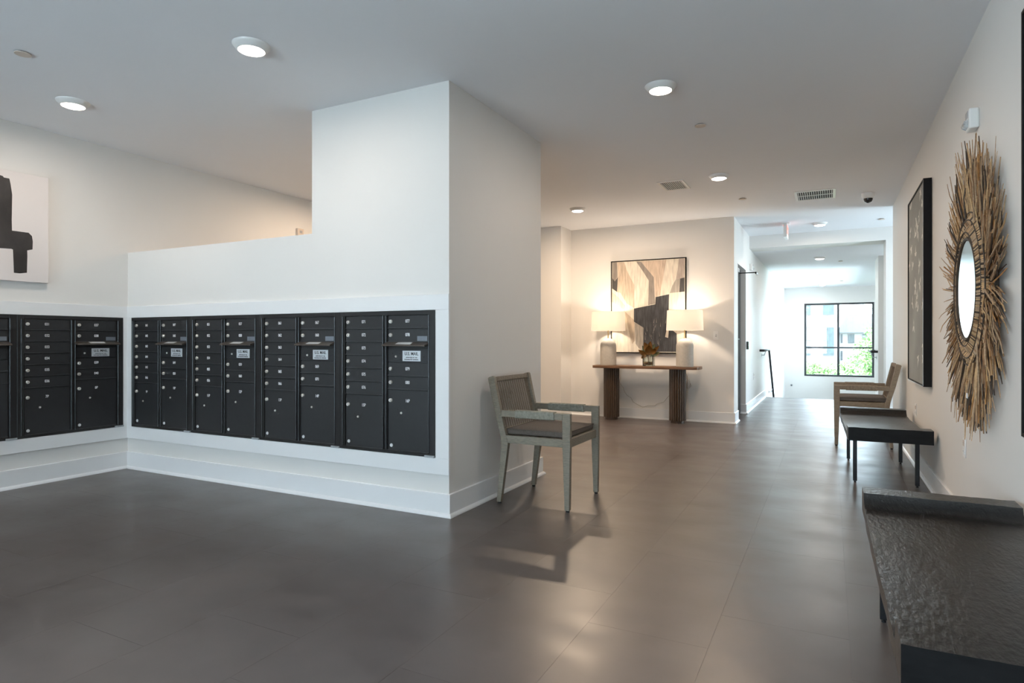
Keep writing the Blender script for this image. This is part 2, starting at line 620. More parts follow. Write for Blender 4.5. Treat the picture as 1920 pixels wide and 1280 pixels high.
def baseboard(name, x0, y0, x1, y1, nx, ny, e0=0, e1=0):
    """runs from (x0,y0) to (x1,y1); (nx,ny) points into the room; e0/e1 lengthen the ends for outer corners."""
    L = math.hypot(x1 - x0, y1 - y0)
    dx, dy = (x1 - x0) / L, (y1 - y0) / L
    prof = [(0, 0), (BT + SH * .8, 0), (BT + SH * .75, .008), (BT + SH * .5, .017), (BT, .023), (BT, BH - .003), (BT - .003, BH), (0, BH)]
    mb = MB()
    n = len(prof)
    v = []
    for t, e, sg in ((0, e0, -1), (L, e1, 1)):
        for (d, z) in prof:
            q = t + sg * e * d
            v.append((x0 + dx * q + nx * d, y0 + dy * q + ny * d, z))
    f = [tuple(range(n)), tuple(range(n, 2 * n))[::-1]] + [(i, (i + 1) % n, n + (i + 1) % n, n + i) for i in range(n)]
    mb.add(v, f)
    return struct(name, mb, M_TRIM)


baseboard('baseboard_left', XL, -2.6, XL, YP, 1, 0, 0, -1)
baseboard('baseboard_partition', XL, YP, -2.131, YP, 0, -1, -1, 1)
baseboard('baseboard_column', -2.131, YP, -2.131, 4.6767, 1, 0, 1, 1)
baseboard('baseboard_column_end', -3.29, 4.6767, -2.131, 4.6767, 0, 1, 0, 1)
baseboard('baseboard_right', XR, -2.6, XR, 8.84, -1, 0, 0, 1)
baseboard('baseboard_right_end', XR, 8.84, 3.0, 8.84, 0, 1, 1, 0)
baseboard('baseboard_back', -3.437, YC, XH, YC, 0, -1, -1, 1)
baseboard('baseboard_alcove', -3.437, 8.24, -3.437, YC, 1, 0, 1, -1)
baseboard('baseboard_alcove_front', XL, 8.24, -3.437, 8.24, 0, -1, 0, 1)
baseboard('baseboard_hall_corner', XH, YC, XH, 8.991, 1, 0, 1, 0)
baseboard('baseboard_hall_jamb', -1.197, 9.902, XH, 9.902, 0, -1, 0, 1)
baseboard('baseboard_hall', XH, 9.902, XH, 12.9, 1, 0, 1, 0)
baseboard('baseboard_header', 0.723, 10.4, 3.0, 10.4, 0, -1, 1, 0)

# stairs going down beyond the hall floor, and a landing under the window
w = MB()
for i in range(8):
    w.box(XH, 1.08, 12.9 + .28 * i, 12.9 + .28 * (i + 1) + .02, -0.175 * (i + 2), -0.175 * (i + 1))
w.box(XH, 1.08, 15.14, 19.0, -1.6, -1.4)
stairs = struct('floor_stairs', w, M_FLOOR)
struct('trim_3', MB().box(XH, 0.742, 12.86, 12.915, -0.03, 0.004), M_TRACK)

# hall door: recessed black leaf, frame, lever, closer
door = struct('door_1', MB().box(-1.245, -1.200, 8.999, 9.894, 0.006, DZ - .008), M_DOOR, bevel=0.002, segs=1)
obj('door_frame', MB().box(-1.26, -1.1268 + .004, 8.991, 8.998, 0, DZ).box(-1.26, -1.1268 + .004, 9.895, 9.902, 0, DZ).box(-1.26, -1.1268 + .004, 8.998, 9.895, DZ - .007, DZ), M_PLATE, door)
m = MB().box(-1.2, -1.192, 9.07, 9.12, 0.93, 1.10)
m.tube([(-1.19, 9.095, 1.12), (-1.14, 9.095, 1.12), (-1.135, 9.2, 1.12)], 0.009, 8)
obj('door_handle', m, M_TRACK, door, smooth=40)
m = MB().box(-1.2, -1.145, 9.10, 9.36, 2.07, 2.13)
obj('door_closer', m, M_GREYP, door, bevel=.006)
m = MB().box(-1.16, -0.93, 9.42, 9.45, 2.062, 2.075).box(-0.945, -0.925, 9.42, 9.62, 2.05, 2.078)
obj('closer_arm', m, M_DARKP, door)

# ------------------------------------------------------------------ mailboxes
UW, UH = 0.785, ZB1 - ZB0 - .001
SCREW = MB().lathe([(0.0, -0.0012), (0.0028, -0.001), (0.0034, 0)], 8, axis='y')
LOCKM = MB().lathe([(0.0, -.011), (0.0100, -.011), (0.0120, -.009), (0.0130, 0)], 20, axis='y').box(-.0012, .0012, -.0118, -.0108, -.006, .006, 1).mesh('lock', [M_CHROME, M_INK], 40)
SLOCK = MB().lathe([(0.0, -.005), (0.0065, -.005), (0.0078, 0)], 16, axis='y').mesh('small_lock', M_CHROME, 40)
PLUG = MB().lathe([(0.0, -.004), (0.0105, -.004), (0.012, 0)], 20, axis='y').mesh('lock_cap', M_STICK, 40)


def four_screws():
    m = MB()
    for sx in (-.031, .031):
        for sz in (-.019, .019):
            m.lathe([(0.0, -0.0015), (0.003, -0.0012), (0.0036, 0)], 8, (sx, 0, sz), axis='y')
    return m.mesh('screws', M_BOX2, 40)


SCREWS4 = four_screws()
DOORS = {}


def door_mesh(w, h):
    k = (round(w, 3), round(h, 3))
    if k not in DOORS:
        m = MB().box(.002, w - .002, 0.0, .014, .0025, h - .0030)
        m.box(.001, w - .001, -.0065, .004, .0008, .0055, 1)       # rolled bottom edge, its highlight painted in with a lighter grey
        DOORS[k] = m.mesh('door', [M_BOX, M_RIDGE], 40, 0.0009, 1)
    return DOORS[k]


def mailbox(label, loc, rz, start=None, p=None):
    t = thing('mailbox_unit', label, 'mailbox', loc, rz, 'wall mailboxes in the white surround')
    z0 = 0.0
    # body behind, frame bars in front
    obj('body', MB().box(.004, UW - .004, .03, .28, .004, UH - .004), M_BOX2, t)
    fr = MB()
    yl = -.004
    A, B, C_, D_ = .046, .367, .409, .732        # door columns
    fr.box(.001, A - .002, yl, .03, 0.001, UH)
    fr.box(B + .003, C_ - .003, yl + .004, .03, .022, UH - .028)
    fr.box(D_ + .003, UW - .001, yl, .03, 0.001, UH)
    fr.box(A - .002, D_ + .003, yl, .03, UH - .028, UH)
    fr.box(A - .002, D_ + .003, yl, .03, 0.001, .020)
    for x in (A - .021, A - .011, B + .006, C_ - .010, D_ + .006):
        fr.box(x, x + .003, yl - .004, .01, .022, UH - .03)
    obj('frame', fr, M_BOX2, t, bevel=.001, segs=1)
    fr = MB()
    for x in (A - .0225, B + .0055, C_ - .0105, D_ + .0055):
        fr.tube([(x + .0015, yl - .0045, .022), (x + .0015, yl - .0045, UH - .03)], .0022, 8)
    obj('jamb_glint_bead', fr, M_EDGE, t, smooth=60)
    fr = MB().box(A - .0015, B + .0025, .012, .03, .021, UH - .029)
    fr.box(C_ - .0025, D_ + .0025, .012, .03, .021, UH - .029)
    obj('inner_panel', fr, M_INK, t)
    P = .0885
    T = 1.274 - ZB0

    def add_door(x, ztop, h, w, txt, parcel=False):
        d = link('parcel_door' if parcel else 'door', door_mesh(w, h), t, (x, .002, ztop - h))
        lz = h - .072 if parcel else h / 2 + .002
        link('lock', LOCKM, d, (.024, 0, lz))
        if parcel:
            link('centre_lock', SLOCK, d, (.108, 0, h - .152))
            link('screws', SCREWS4, d, (.108, 0, h - .152))['kind'] = 'stuff'
            link('lock_cap', PLUG, d, (.028, 0, .033))
        if txt:
            n = link('number', text_mesh(txt, .029, M_WHITE, 0.78, 0.0005), d, (w * .49, -.0006, h - .072 if parcel else h / 2 + .003))
        return d
    w1, w2 = B - A, D_ - C_
    for i in range(6):
        add_door(A, T - i * P, P, w1, '%03d' % (start + i) if start else None)
    add_door(A, T - 6 * P, T - 6 * P - .021, w1, p and '%dP' % p, True)
    for i in range(2):
        d = add_door(C_, T - i * P, P, w2, '%03d' % (start + 6 + i) if start else None)
    link('sticker', MB().box(0, .078, -.0008, 0, 0, .031).mesh('sticker', M_STICK2), d, (w2 - .088, 0, .008))
    # outgoing mail slot hood
    hd = MB().prism([(.0, 1.097 - ZB0), (-.050, 1.080 - ZB0), (-.052, 1.072 - ZB0), (-.044, 1.069 - ZB0), (.0, 1.083 - ZB0)], 'x', C_ - .012, D_ + .004)
    hd = obj('mail_slot_hood', hd, M_LIP, t, bevel=.001, segs=1)
    sl = MB().prism([(-.008, 1.0951 - ZB0), (-.042, 1.0835 - ZB0), (-.042, 1.0840 - ZB0), (-.008, 1.0956 - ZB0)], 'x', C_ + .09, C_ + .21)
    obj('label', sl, M_STICK, hd)
    obj('slot_panel', MB().box(C_ + .002, D_ - .002, .004, .014, 1.053 - ZB0, 1.094 - ZB0), M_BOX2, t)
    pn = link('lock_panel', MB().box(.002, w2 - .002, 0, .014, .002, .085).mesh('lock_panel', M_BOX, None, .001, 1), t, (C_, .001, .965 - ZB0))
    link('small_lock', SLOCK, pn, (.066, 0, .038))
    link('screws', SCREWS4, pn, (.066, 0, .038))['kind'] = 'stuff'
    m = MB()
    for sx, sz in ((.285, .036), (.311, .066), (.311, .040), (.311, .014)):
        m.lathe([(0.0, -0.0015), (0.003, -0.0012), (0.0036, 0)], 8, (sx, 0, sz), axis='y')
    link('screws', m.mesh('screws', M_BOX2, 40), pn)['kind'] = 'stuff'
    st = link('mail_sign', MB().box(.12, .262, -.0015, 0, .009, .076).mesh('mail_sign', M_STICK), pn)
    link('lettering', text_mesh('U.S. MAIL', .029, M_INK, 0.92, .0004), st, (.191, -.002, .056))
    link('lettering', text_mesh('APPROVED BY THE', .0105, M_INK, 1.0, .0002), st, (.191, -.002, .032))
    link('lettering', text_mesh('POSTMASTER GENERAL', .0105, M_INK, 1.0, .0002), st, (.191, -.002, .019))
    for i in range(2):
        add_door(C_, .964 - ZB0 - i * P, P, w2, '%03d' % (start + 8 + i) if start else None)
    hz = .964 - ZB0 - 2 * P
    add_door(C_, hz, hz - .021, w2, p and '%dP' % (p + 1), True)
    obj('corner_clip', MB().box(UW - .075, UW - .002, -.016, -.005, .001, .014), M_CLIP, t, bevel=.001, segs=1)
    return t


YM = YP - TT
lab = {41: 'dark mailbox unit with doors 041 to 050, beside the room corner on the partition',
       51: 'dark mailbox unit with doors 051 to 060, second from the corner on the partition',
       61: 'dark mailbox unit with doors 061 to 070, third from the corner on the partition',
       71: 'dark mailbox unit with doors 071 to 080, at the right end of the partition'}
for i, (st, p) in enumerate(((41, 9), (51, 11), (61, 13), (71, 15))):
    mailbox(lab[st], (XB0 + i * .785, YM + .001, ZB0 + .0005), 0, st, p)
mailbox('dark mailbox unit with doors 031 to 040, on the left wall beside the corner', (XL + TT - .001, YL0 + .785, ZB0 + .0005), PI / 2, 31, 7)
mailbox('dark mailbox unit cut by the left picture edge, only its right side showing', (XL + TT - .001, YL0, ZB0 + .0005), PI / 2)


# ------------------------------------------------------------------ armchairs
def quad_leg(m, pts, y0, y1):
    m.prism(pts, 'y', y0, y1)


def armchair(label, loc, rz, wood, rope, wrap):
    t = thing('armchair', label, 'chair', loc, rz, 'woven-back armchairs')
    W = .29
    for s in (-1, 1):
        ya, yb = (W - .034, W) if s > 0 else (-W, -W + .034)
        fm = MB().prism([(.229, .012), (.262, .012), (.268, .42), (.268, .636), (.214, .636), (.214, .42)], 'y', ya, yb)
        leg = obj('leg', fm, wood, t, bevel=.003)
        obj('foot_pad', MB().lathe([(.012, 0), (.012, .013)], 12, (.2455, (ya + yb) / 2, 0)), M_RUB, leg)
        rm = MB().prism([(-.268, .012), (-.237, .012), (-.196, .30), (-.181, .41), (-.205, .50), (-.233, .61), (-.289, .858), (-.296, .866), (-.330, .857), (-.337, .848), (-.285, .63), (-.240, .47), (-.232, .40)], 'y', ya, yb)
        leg = obj('leg', rm, wood, t, bevel=.003)
        obj('foot_pad', MB().lathe([(.012, 0), (.012, .013)], 12, (-.2525, (ya + yb) / 2, 0)), M_RUB, leg)
        am = MB().box(-.231, .216, ya - .002, yb + .002, .592, .636)
        arm = obj('armrest', am, wood, t, bevel=.003)
        wm = MB()
        n = 46
        for k in range(n):
            x = -.125 + .282 * (k + .5) / n
            h = .282 / n / 2
            e = .0045 + (k % 2) * .0006
            y0_, y1_, z0_, z1_ = ya - .002 - e, yb + .002 + e, .592 - e, .636 + e
            c = .005
            wm.prism([(y0_ + c, z0_), (y1_ - c, z0_), (y1_, z0_ + c), (y1_, z1_ - c), (y1_ - c, z1_), (y0_ + c, z1_), (y0_, z1_ - c), (y0_, z0_ + c)], 'x', x - h * .9, x + h * .9)
        obj('armrest_wrap', wm, wrap, arm)
        obj('side_rail', MB().box(-.2, .216, ya + .003 * (s < 0), yb - .003 * (s > 0), .416, .468), wood, t, bevel=.003)
    obj('front_rail', MB().box(.222, .252, -W + .034, W - .034, .410, .466), wood, t, bevel=.003)
    obj('rear_rail', MB().box(-.215, -.190, -W + .034, W - .034, .416, .468), wood, t, bevel=.003)
    for k in range(6):
        x = -.165 + k * .068
        obj('seat_slat', MB().box(x, x + .042, -W + .034, W - .034, .452, .466), wood, t, bevel=.002, segs=1)
    # top rail wrapped in cord
    obj('top_rail', MB().prism([(-.292, .826), (-.299, .860), (-.322, .854), (-.315, .820)], 'y', -W + .034, W - .034), rope, t, bevel=.006)
    obj('lower_back_rail', MB().prism([(-.212, .485), (-.218, .512), (-.238, .507), (-.232, .480)], 'y', -W + .034, W - .034), wood, t, bevel=.003)
    # woven lattice: strands zigzag between the two rails, crossing their neighbours
    wv = MB()
    NS, NP = 30, 15
    for layer in (0, 1):
        for k in range(NS):
            yc_ = -W + .044 + (2 * W - .088) * (k + .5) / NS
            amp = (2 * W - .088) / NS * .60
            pts = []
            for q in range(NP * 2 + 1):
                u = q / (NP * 2)
                x = -.222 - (.304 - .222) * u
                z = .50 + (.835 - .50) * u
                yy = yc_ + amp * (1 if (q + layer) % 2 else -1)
                pts.append((x + (.0022 if (q + layer + k) % 2 else -.0022), yy, z))
            wv.tube(pts, .0027, 4)
    obj('woven_back', wv, rope, t)
    # cushion: rounded slab with piping
    c = MB()
    nx, ny = 14, 14
    x0_, x1_, yy = -.212, .232, .252

    def surf(u, v, top):
        ex = (1 - abs(2 * u - 1) ** 6) * (1 - abs(2 * v - 1) ** 6)
        x = x0_ + (x1_ - x0_) * u
        y = -yy + 2 * yy * v
        if x > .20:
            y = max(-.253, min(.253, y))
        return (x, y, (.505 + .014 * ex ** .5) if top else (.472 - .002 * ex))
    vs = []
    for top in (True, False):
        for i in range(nx + 1):
            for j in range(ny + 1):
                vs.append(surf(i / nx, j / ny, top))
    N = (nx + 1) * (ny + 1)
    fs = []
    for i in range(nx):
        for j in range(ny):
            a = i * (ny + 1) + j
            fs.append((a, a + 1, a + ny + 2, a + ny + 1))
            fs.append((N + a, N + a + ny + 1, N + a + ny + 2, N + a + 1))
    edge = [i * (ny + 1) for i in range(nx + 1)] + [nx * (ny + 1) + j for j in range(1, ny + 1)] + [i * (ny + 1) + ny for i in range(nx - 1, -1, -1)] + [j for j in range(ny - 1, 0, -1)]
    for a, b in zip(edge, edge[1:] + edge[:1]):
        fs.append((a, b, N + b, N + a))
    c.add(vs, fs)
    cu = obj('seat_cushion', c, M_CUSH, t, bevel=.006, smooth=60)
    pm = MB()
    ring = [(x0_, -yy), (x1_, -yy), (x1_, yy), (x0_, yy), (x0_, -yy)]
    pm.tube([(x, y, .506) for x, y in ring], .0028, 6)
    obj('piping', pm, M_CUSH, cu, smooth=60)
    return t


armchair('grey weathered-wood armchair with woven back beside the mailbox partition column', (-1.752, 3.9975, 0), 0, M_CHAIRA, M_ROPE, M_WRAP)
armchair('brown wood armchair behind the farther low bench, back to the right wall', (0.310, 7.625, 0), PI, M_CHAIRB, mat('brown_rope', (0.24, 0.19, 0.145), .85, noise=(90, .3)), mat('brown_wrap', (0.27, 0.215, 0.16), .8, noise=(60, .25)))


# ------------------------------------------------------------------ charred wood benches
def bench(label, loc, rz, seed):
    t = thing('bench', label, 'bench', loc, rz, 'low dark benches along the right wall')
    L, W = .79, .268
    rnd = random.Random(seed)
    prof = []          # upper outline along y: lips at both ends, hollow seat between
    zt, zs, zb = .465, .412, .366
    up = [(-L, zt), (-L + .135, zt), (-L + .140, zt - .03), (-L + .152, zs - .004), (-L + .175, zs - .006)]
    n = 26
    for i in range(n + 1):
        u = i / n
        y = -L + .20 + (2 * L - .40) * u
        up.append((y, zs + .006 * (2 * u - 1) ** 2 - .004))
    up += [(L - .175, zs), (L - .145, zs + .012), (L - .128, zs + .030), (L - .120, zt)] + [(L, zt)]
    nx = 26
    vs, fs = [], []
    from mathutils import noise as mn
    for i in range(nx + 1):
        u = i / nx
        for k, (y, z) in enumerate(up):
            x = -W + 2 * W * u
            wob = .006 * mn.noise(Vector((seed, y * 4, 3))) if u == 0 else 0
            wob += .006 * mn.noise(Vector((seed + 9, y * 4, 7))) if u == 1 else 0
            dz = .0020 * mn.noise(Vector((x * 14 + seed, y * 7, 0))) + .001 * mn.noise(Vector((x * 45 + seed, y * 20, 5)))
            vs.append((x + wob, y, z + dz))
    K = len(up)
    for i in range(nx):
        for k in range(K - 1):
            a = i * K + k
            fs.append((a, a + K, a + K + 1, a + 1))
    base = len(vs)
    for i in (0, nx):
        for k, (y, z) in enumerate(up):
            vs.append((vs[i * K + k][0] + (.012 if i == 0 else -.012) * 0, y, zb))
    for k in range(K - 1):
        fs.append((k, k + 1, base + k + 1, base + k))
        fs.append((nx * K + k + 1, nx * K + k, base + K + k, base + K + k + 1))
        fs.append((base + k, base + k + 1, base + K + k + 1, base + K + k))
    fs.append(tuple(i * K for i in range(nx + 1)) + (base + K, base))
    fs.append(tuple(i * K + K - 1 for i in range(nx, -1, -1)) + (base + K - 1, base + 2 * K - 1))
    sl = MB().add(vs, fs)
    sl.m[-1] = sl.m[-2] = 1
    obj('seat_slab', sl, [M_BENCH, M_BEND], t, smooth=35)
    for sx in (-.206, .206):
        for sy in (-.49, .50):
            lg = obj('leg', MB().box(sx - .014, sx + .014, sy - .014, sy + .014, .012, .366), M_IRON, t, bevel=.002, segs=1)
            obj('levelling_foot', MB().lathe([(.009, 0), (.009, .006), (.005, .007), (.005, .013)], 12, (sx, sy, 0)), M_IRON, lg)
    return t


bench('dark charred-wood bench in the near right corner, cut by the picture edge', (0.400, 2.345, 0), 0.006, 3)
bench('dark charred-wood bench in front of the brown armchair, under the tall leaf picture', (0.372, 6.03, 0), 0.022, 8)


# ------------------------------------------------------------------ wall art and mirror
# tall picture of pale leaves
p = thing('framed_picture', 'tall dark framed canvas of pale leaves beside the twig mirror', 'picture', (XR, 6.11, 1.55))
y0_, y1_, z0_, z1_ = 5.591 - 6.11, 6.632 - 6.11, .756 - 1.55, 2.335 - 1.55
m = MB()
fx0, fx1 = -.057, -.002
m.box(fx0, fx1, y0_, y0_ + .012, z0_, z1_).box(fx0, fx1, y1_ - .012, y1_, z0_, z1_)
m.box(fx0, fx1, y0_ + .012, y1_ - .012, z0_, z0_ + .012).box(fx0, fx1, y0_ + .012, y1_ - .012, z1_ - .012, z1_)
obj('frame', m, M_BLACKF, p, bevel=.001, segs=1)
m = MB()
e = .004
m.box(fx0 - .0015, fx0 - .0001, y0_, y0_ + e, z0_, z1_).box(fx0 - .0015, fx0 - .0001, y0_ + e, y1_, z0_, z0_ + e)
obj('frame_edge', m, M_SILVERF, p)
M_GREYC = mat('grey_canvas', (0.24, 0.245, 0.23), .7, noise=(2.2, .2), bump=(300, .1))
cv = obj('canvas', MB().box(fx0 + .008, -.01, y0_ + .012, y1_ - .012, z0_ + .012, z1_ - .012), M_GREYC, p)
FL = [(6.472, 2.265), (5.82, 2.29), (5.689, 2.153), (5.895, 2.097), (6.057, 2.084), (5.959, 1.979), (6.145, 1.982), (5.689, 1.922), (6.487, 2.06), (6.411, 1.912), (6.131, 1.813), (5.882, 1.695), (6.322, 1.741), (6.145, 1.564), (5.851, 1.557), (6.573, 1.786), (6.344, 1.429), (6.09, 1.416), (5.972, 1.353), (6.25, 1.228), (5.672, 1.079), (5.959, 0.972), (5.666, 0.964), (5.68, 1.384), (6.145, 1.528), (6.03, 2.02), (6.05, 1.45)]
M_LEAFP = mat('pale_leaf_print', (0.62, 0.61, 0.57), .7, noise=(30, .15))
rnd = random.Random(5)
lm = MB()
for (y, z) in FL:
    a0 = rnd.uniform(-.5, .5)
    lm = MB()
    for lobe in range(4):
        a = a0 + (lobe * 1.1 - 1.2) + rnd.uniform(-.3, .3) + (PI if rnd.random() < .35 else 0)
        L_ = rnd.uniform(.05, .095)
        w_ = L_ * .22
        d = Vector((math.sin(a), math.cos(a)))
        q = Vector((d.y, -d.x))
        c0 = Vector((y - 6.11, z - 1.55))
        pts = [c0 - d * .01, c0 + d * L_ * .4 + q * w_, c0 + d * L_, c0 + d * L_ * .45 - q * w_]
        pts = [(min(max(v.x, y0_ + .014), y1_ - .014), min(max(v.y, z0_ + .014), z1_ - .014)) for v in pts]
        lm.add([(fx0 + .0074 - .0002 * lobe, v[0], v[1]) for v in pts], [(0, 1, 2, 3)])
    obj('leaf_print', lm, M_LEAFP, cv)

# second framed picture, mostly outside the frame
p = thing('framed_picture', 'black framed dark canvas nearest the camera at the right picture edge', 'picture', (XR, 2.5, 1.55))
ya, yb, za, zb_ = 1.93 - 2.5, 2.965 - 2.5, .748 - 1.55, 2.352 - 1.55
m = MB()
m.box(-.042, -.002, ya, ya + .014, za, zb_).box(-.042, -.002, yb - .014, yb, za, zb_)
m.box(-.042, -.002, ya + .014, yb - .014, za, za + .014).box(-.042, -.002, ya + .014, yb - .014, zb_ - .014, zb_)
obj('frame', m, M_BLACKF, p, bevel=.001, segs=1)
obj('canvas', MB().box(-.034, -.01, ya + .014, yb - .014, za + .014, zb_ - .014), M_GREYC, p)

# sunburst twig mirror
mc = (XR, 3.875, 1.37)
t = thing('sunburst_mirror', 'round mirror in a wide sunburst of dried brown twigs', 'mirror', mc)
m = MB().lathe([(0.0, -.066), (.246, -.066), (.248, -.062), (.248, -.050)], 64, axis='x')
obj('mirror_glass', m, M_MIRROR, t, smooth=40)
m = MB().lathe([(.2485, -.048), (.2485, -.068), (.253, -.072), (.260, -.073), (.268, -.064), (.268, -.035), (.2485, -.035)], 64, axis='x')
M_TWD = mat('dark_twig', (0.055, 0.036, 0.024), .7, noise=(20, .4))
obj('mirror_rim', m, M_TWD, t, smooth=40)
obj('backing_board', MB().lathe([(.0, -.002), (.37, -.002), (.37, -.030), (.0, -.030)], 48, axis='x'), M_TWD, t)
TW = [M_TWD, mat('brown_twig', (0.28, 0.15, 0.07), .7, noise=(25, .4)), mat('tan_twig', (0.54, 0.34, 0.17), .7, noise=(25, .3)),
      mat('grey_twig', (0.42, 0.28, 0.17), .7, noise=(25, .3)), mat('amber_twig', (0.42, 0.20, 0.06), .6, noise=(25, .3))]
rnd = random.Random(11)
# woven ring of short lashed pieces, two rows
m = MB()
for row, (ra, rb, xo) in enumerate(((.262, .325, -.060), (.315, .385, -.052))):
    n = 210 if row == 0 else 240
    for k in range(n):
        a = 2 * PI * (k + .5 * row) / n + rnd.uniform(-.008, .008)
        tw = .10 * (1 if row else -1)
        pa = (xo + .008, ra * math.cos(a), ra * math.sin(a))
        pb = (xo - .012, (ra + rb) / 2 * math.cos(a + tw * .3), (ra + rb) / 2 * math.sin(a + tw * .3))
        pc = (xo + .008, rb * math.cos(a + tw * .5), rb * math.sin(a + tw * .5))
        m.tube([pa, pb, pc], .0046, 5, rnd.choice((0, 1, 2, 2, 3, 3)))
for rr, xo in ((.290, -.074), (.350, -.066), (.388, -.058)):
    n = 120
    pts = [(xo - .003 * math.sin(k * PI), rr * math.cos(2 * PI * k / n), rr * math.sin(2 * PI * k / n)) for k in range(n + 1)]
    m.tube(pts, .0035, 5, 0)
wb_ = obj('woven_band', m, TW, t, smooth=50)
# twig variants: unit twigs along +z, slight bends
VAR = []
for k in range(24):
    mm = MB()
    b1, b2 = rnd.uniform(-.02, .02), rnd.uniform(-.025, .025)
    r0 = rnd.uniform(.0023, .0050)
    mm.tube([(0, 0, 0), (b1 * .5, b2 * .3, .35), (b1, b2 * .6, .7), (b1 * .6, b2, 1)], [r0, r0, r0 * .8, r0 * .45], 5)
    VAR.append(mm.mesh('twig', TW[rnd.choice((0, 0, 1, 1, 2, 2, 2, 3, 3, 4))], 60))


def twig_pose(i, n):
    a = 2 * PI * (i + rnd.uniform(-.6, .6)) / n
    # fewer and shorter where the two halves meet at three and nine o'clock
    side = abs(math.cos(a))
    r0 = rnd.uniform(.30, .44)
    L_ = rnd.uniform(.17, .40) if rnd.random() < .45 else rnd.uniform(.30, .40)
    r1 = min(r0 + L_, .77)
    r1 *= 1 - .10 * side ** 3
    jit = rnd.gauss(0, .10)
    sgn = 1 if math.sin(a) >= 0 else -1
    a2 = a + jit
    # bundles lean a little to the vertical, leaving a notch at the sides
    lean = .13 * math.cos(a) * sgn
    start = Vector((rnd.uniform(-.060, -.022), r0 * math.cos(a), r0 * math.sin(a)))
    d = a2 + lean * (.6 + side)
    end_x = start.x + rnd.uniform(-.038, .012)
    end_x = min(end_x, -.008)
    end = Vector((end_x, start.y + math.cos(d) * (r1 - r0), start.z + math.sin(d) * (r1 - r0)))
    return start, end


NT = 300
for i in range(NT):
    s_, e_ = twig_pose(i, NT)
    v = e_ - s_
    o = link('twig', VAR[i % len(VAR)], t, s_)
    o.rotation_euler = v.to_track_quat('Z', 'Y').to_euler()
    o.scale = (1.0, 1.0, v.length)
m = MB()
for i in range(650):
    s_, e_ = twig_pose(i, 650)
    s_.x = max(s_.x, -.045) + .010
    e_ = s_ + (e_ - s_) * rnd.uniform(.75, .96)
    e_.x = min(e_.x, -.008)
    mid = (s_ + e_) / 2 + Vector((rnd.uniform(-.008, .004), rnd.uniform(-.008, .008), rnd.uniform(-.008, .008)))
    m.tube([s_, mid, e_], [.0042, .0036, .0022], 4, rnd.choice((0, 0, 1, 1, 2, 2, 3, 4)))
o = obj('small_twigs', m, TW, t)
o['kind'] = 'stuff'
obj('paper_tag', MB().box(-.086, -.084, -.155, -.120, -.545, -.520), M_WHITE, t)

# painting above the console
p = thing('framed_painting', 'black framed abstract painting in cream, grey and black above the console', 'painting', (-2.276, YC, 1.58))
PX, PZ = -2.276, 1.58
x0_, x1_, z0_, z1_ = -2.809 - PX, -1.743 - PX, .922 - PZ, 2.240 - PZ
m = MB()
m.box(x0_, x0_ + .014, -.042, -.002, z0_, z1_).box(x1_ - .014, x1_, -.042, -.002, z0_, z1_)
m.box(x0_ + .014, x1_ - .014, -.042, -.002, z0_, z0_ + .014).box(x0_ + .014, x1_ - .014, -.042, -.002, z1_ - .014, z1_)
obj('frame', m, M_BLACKF, p, bevel=.001, segs=1)


def paint(name, c, amt=.22):
    return mat(name, c, .6, noise=(7, amt, (6, 1, .9)), bump=(60, .15, (3, 1, .6)))


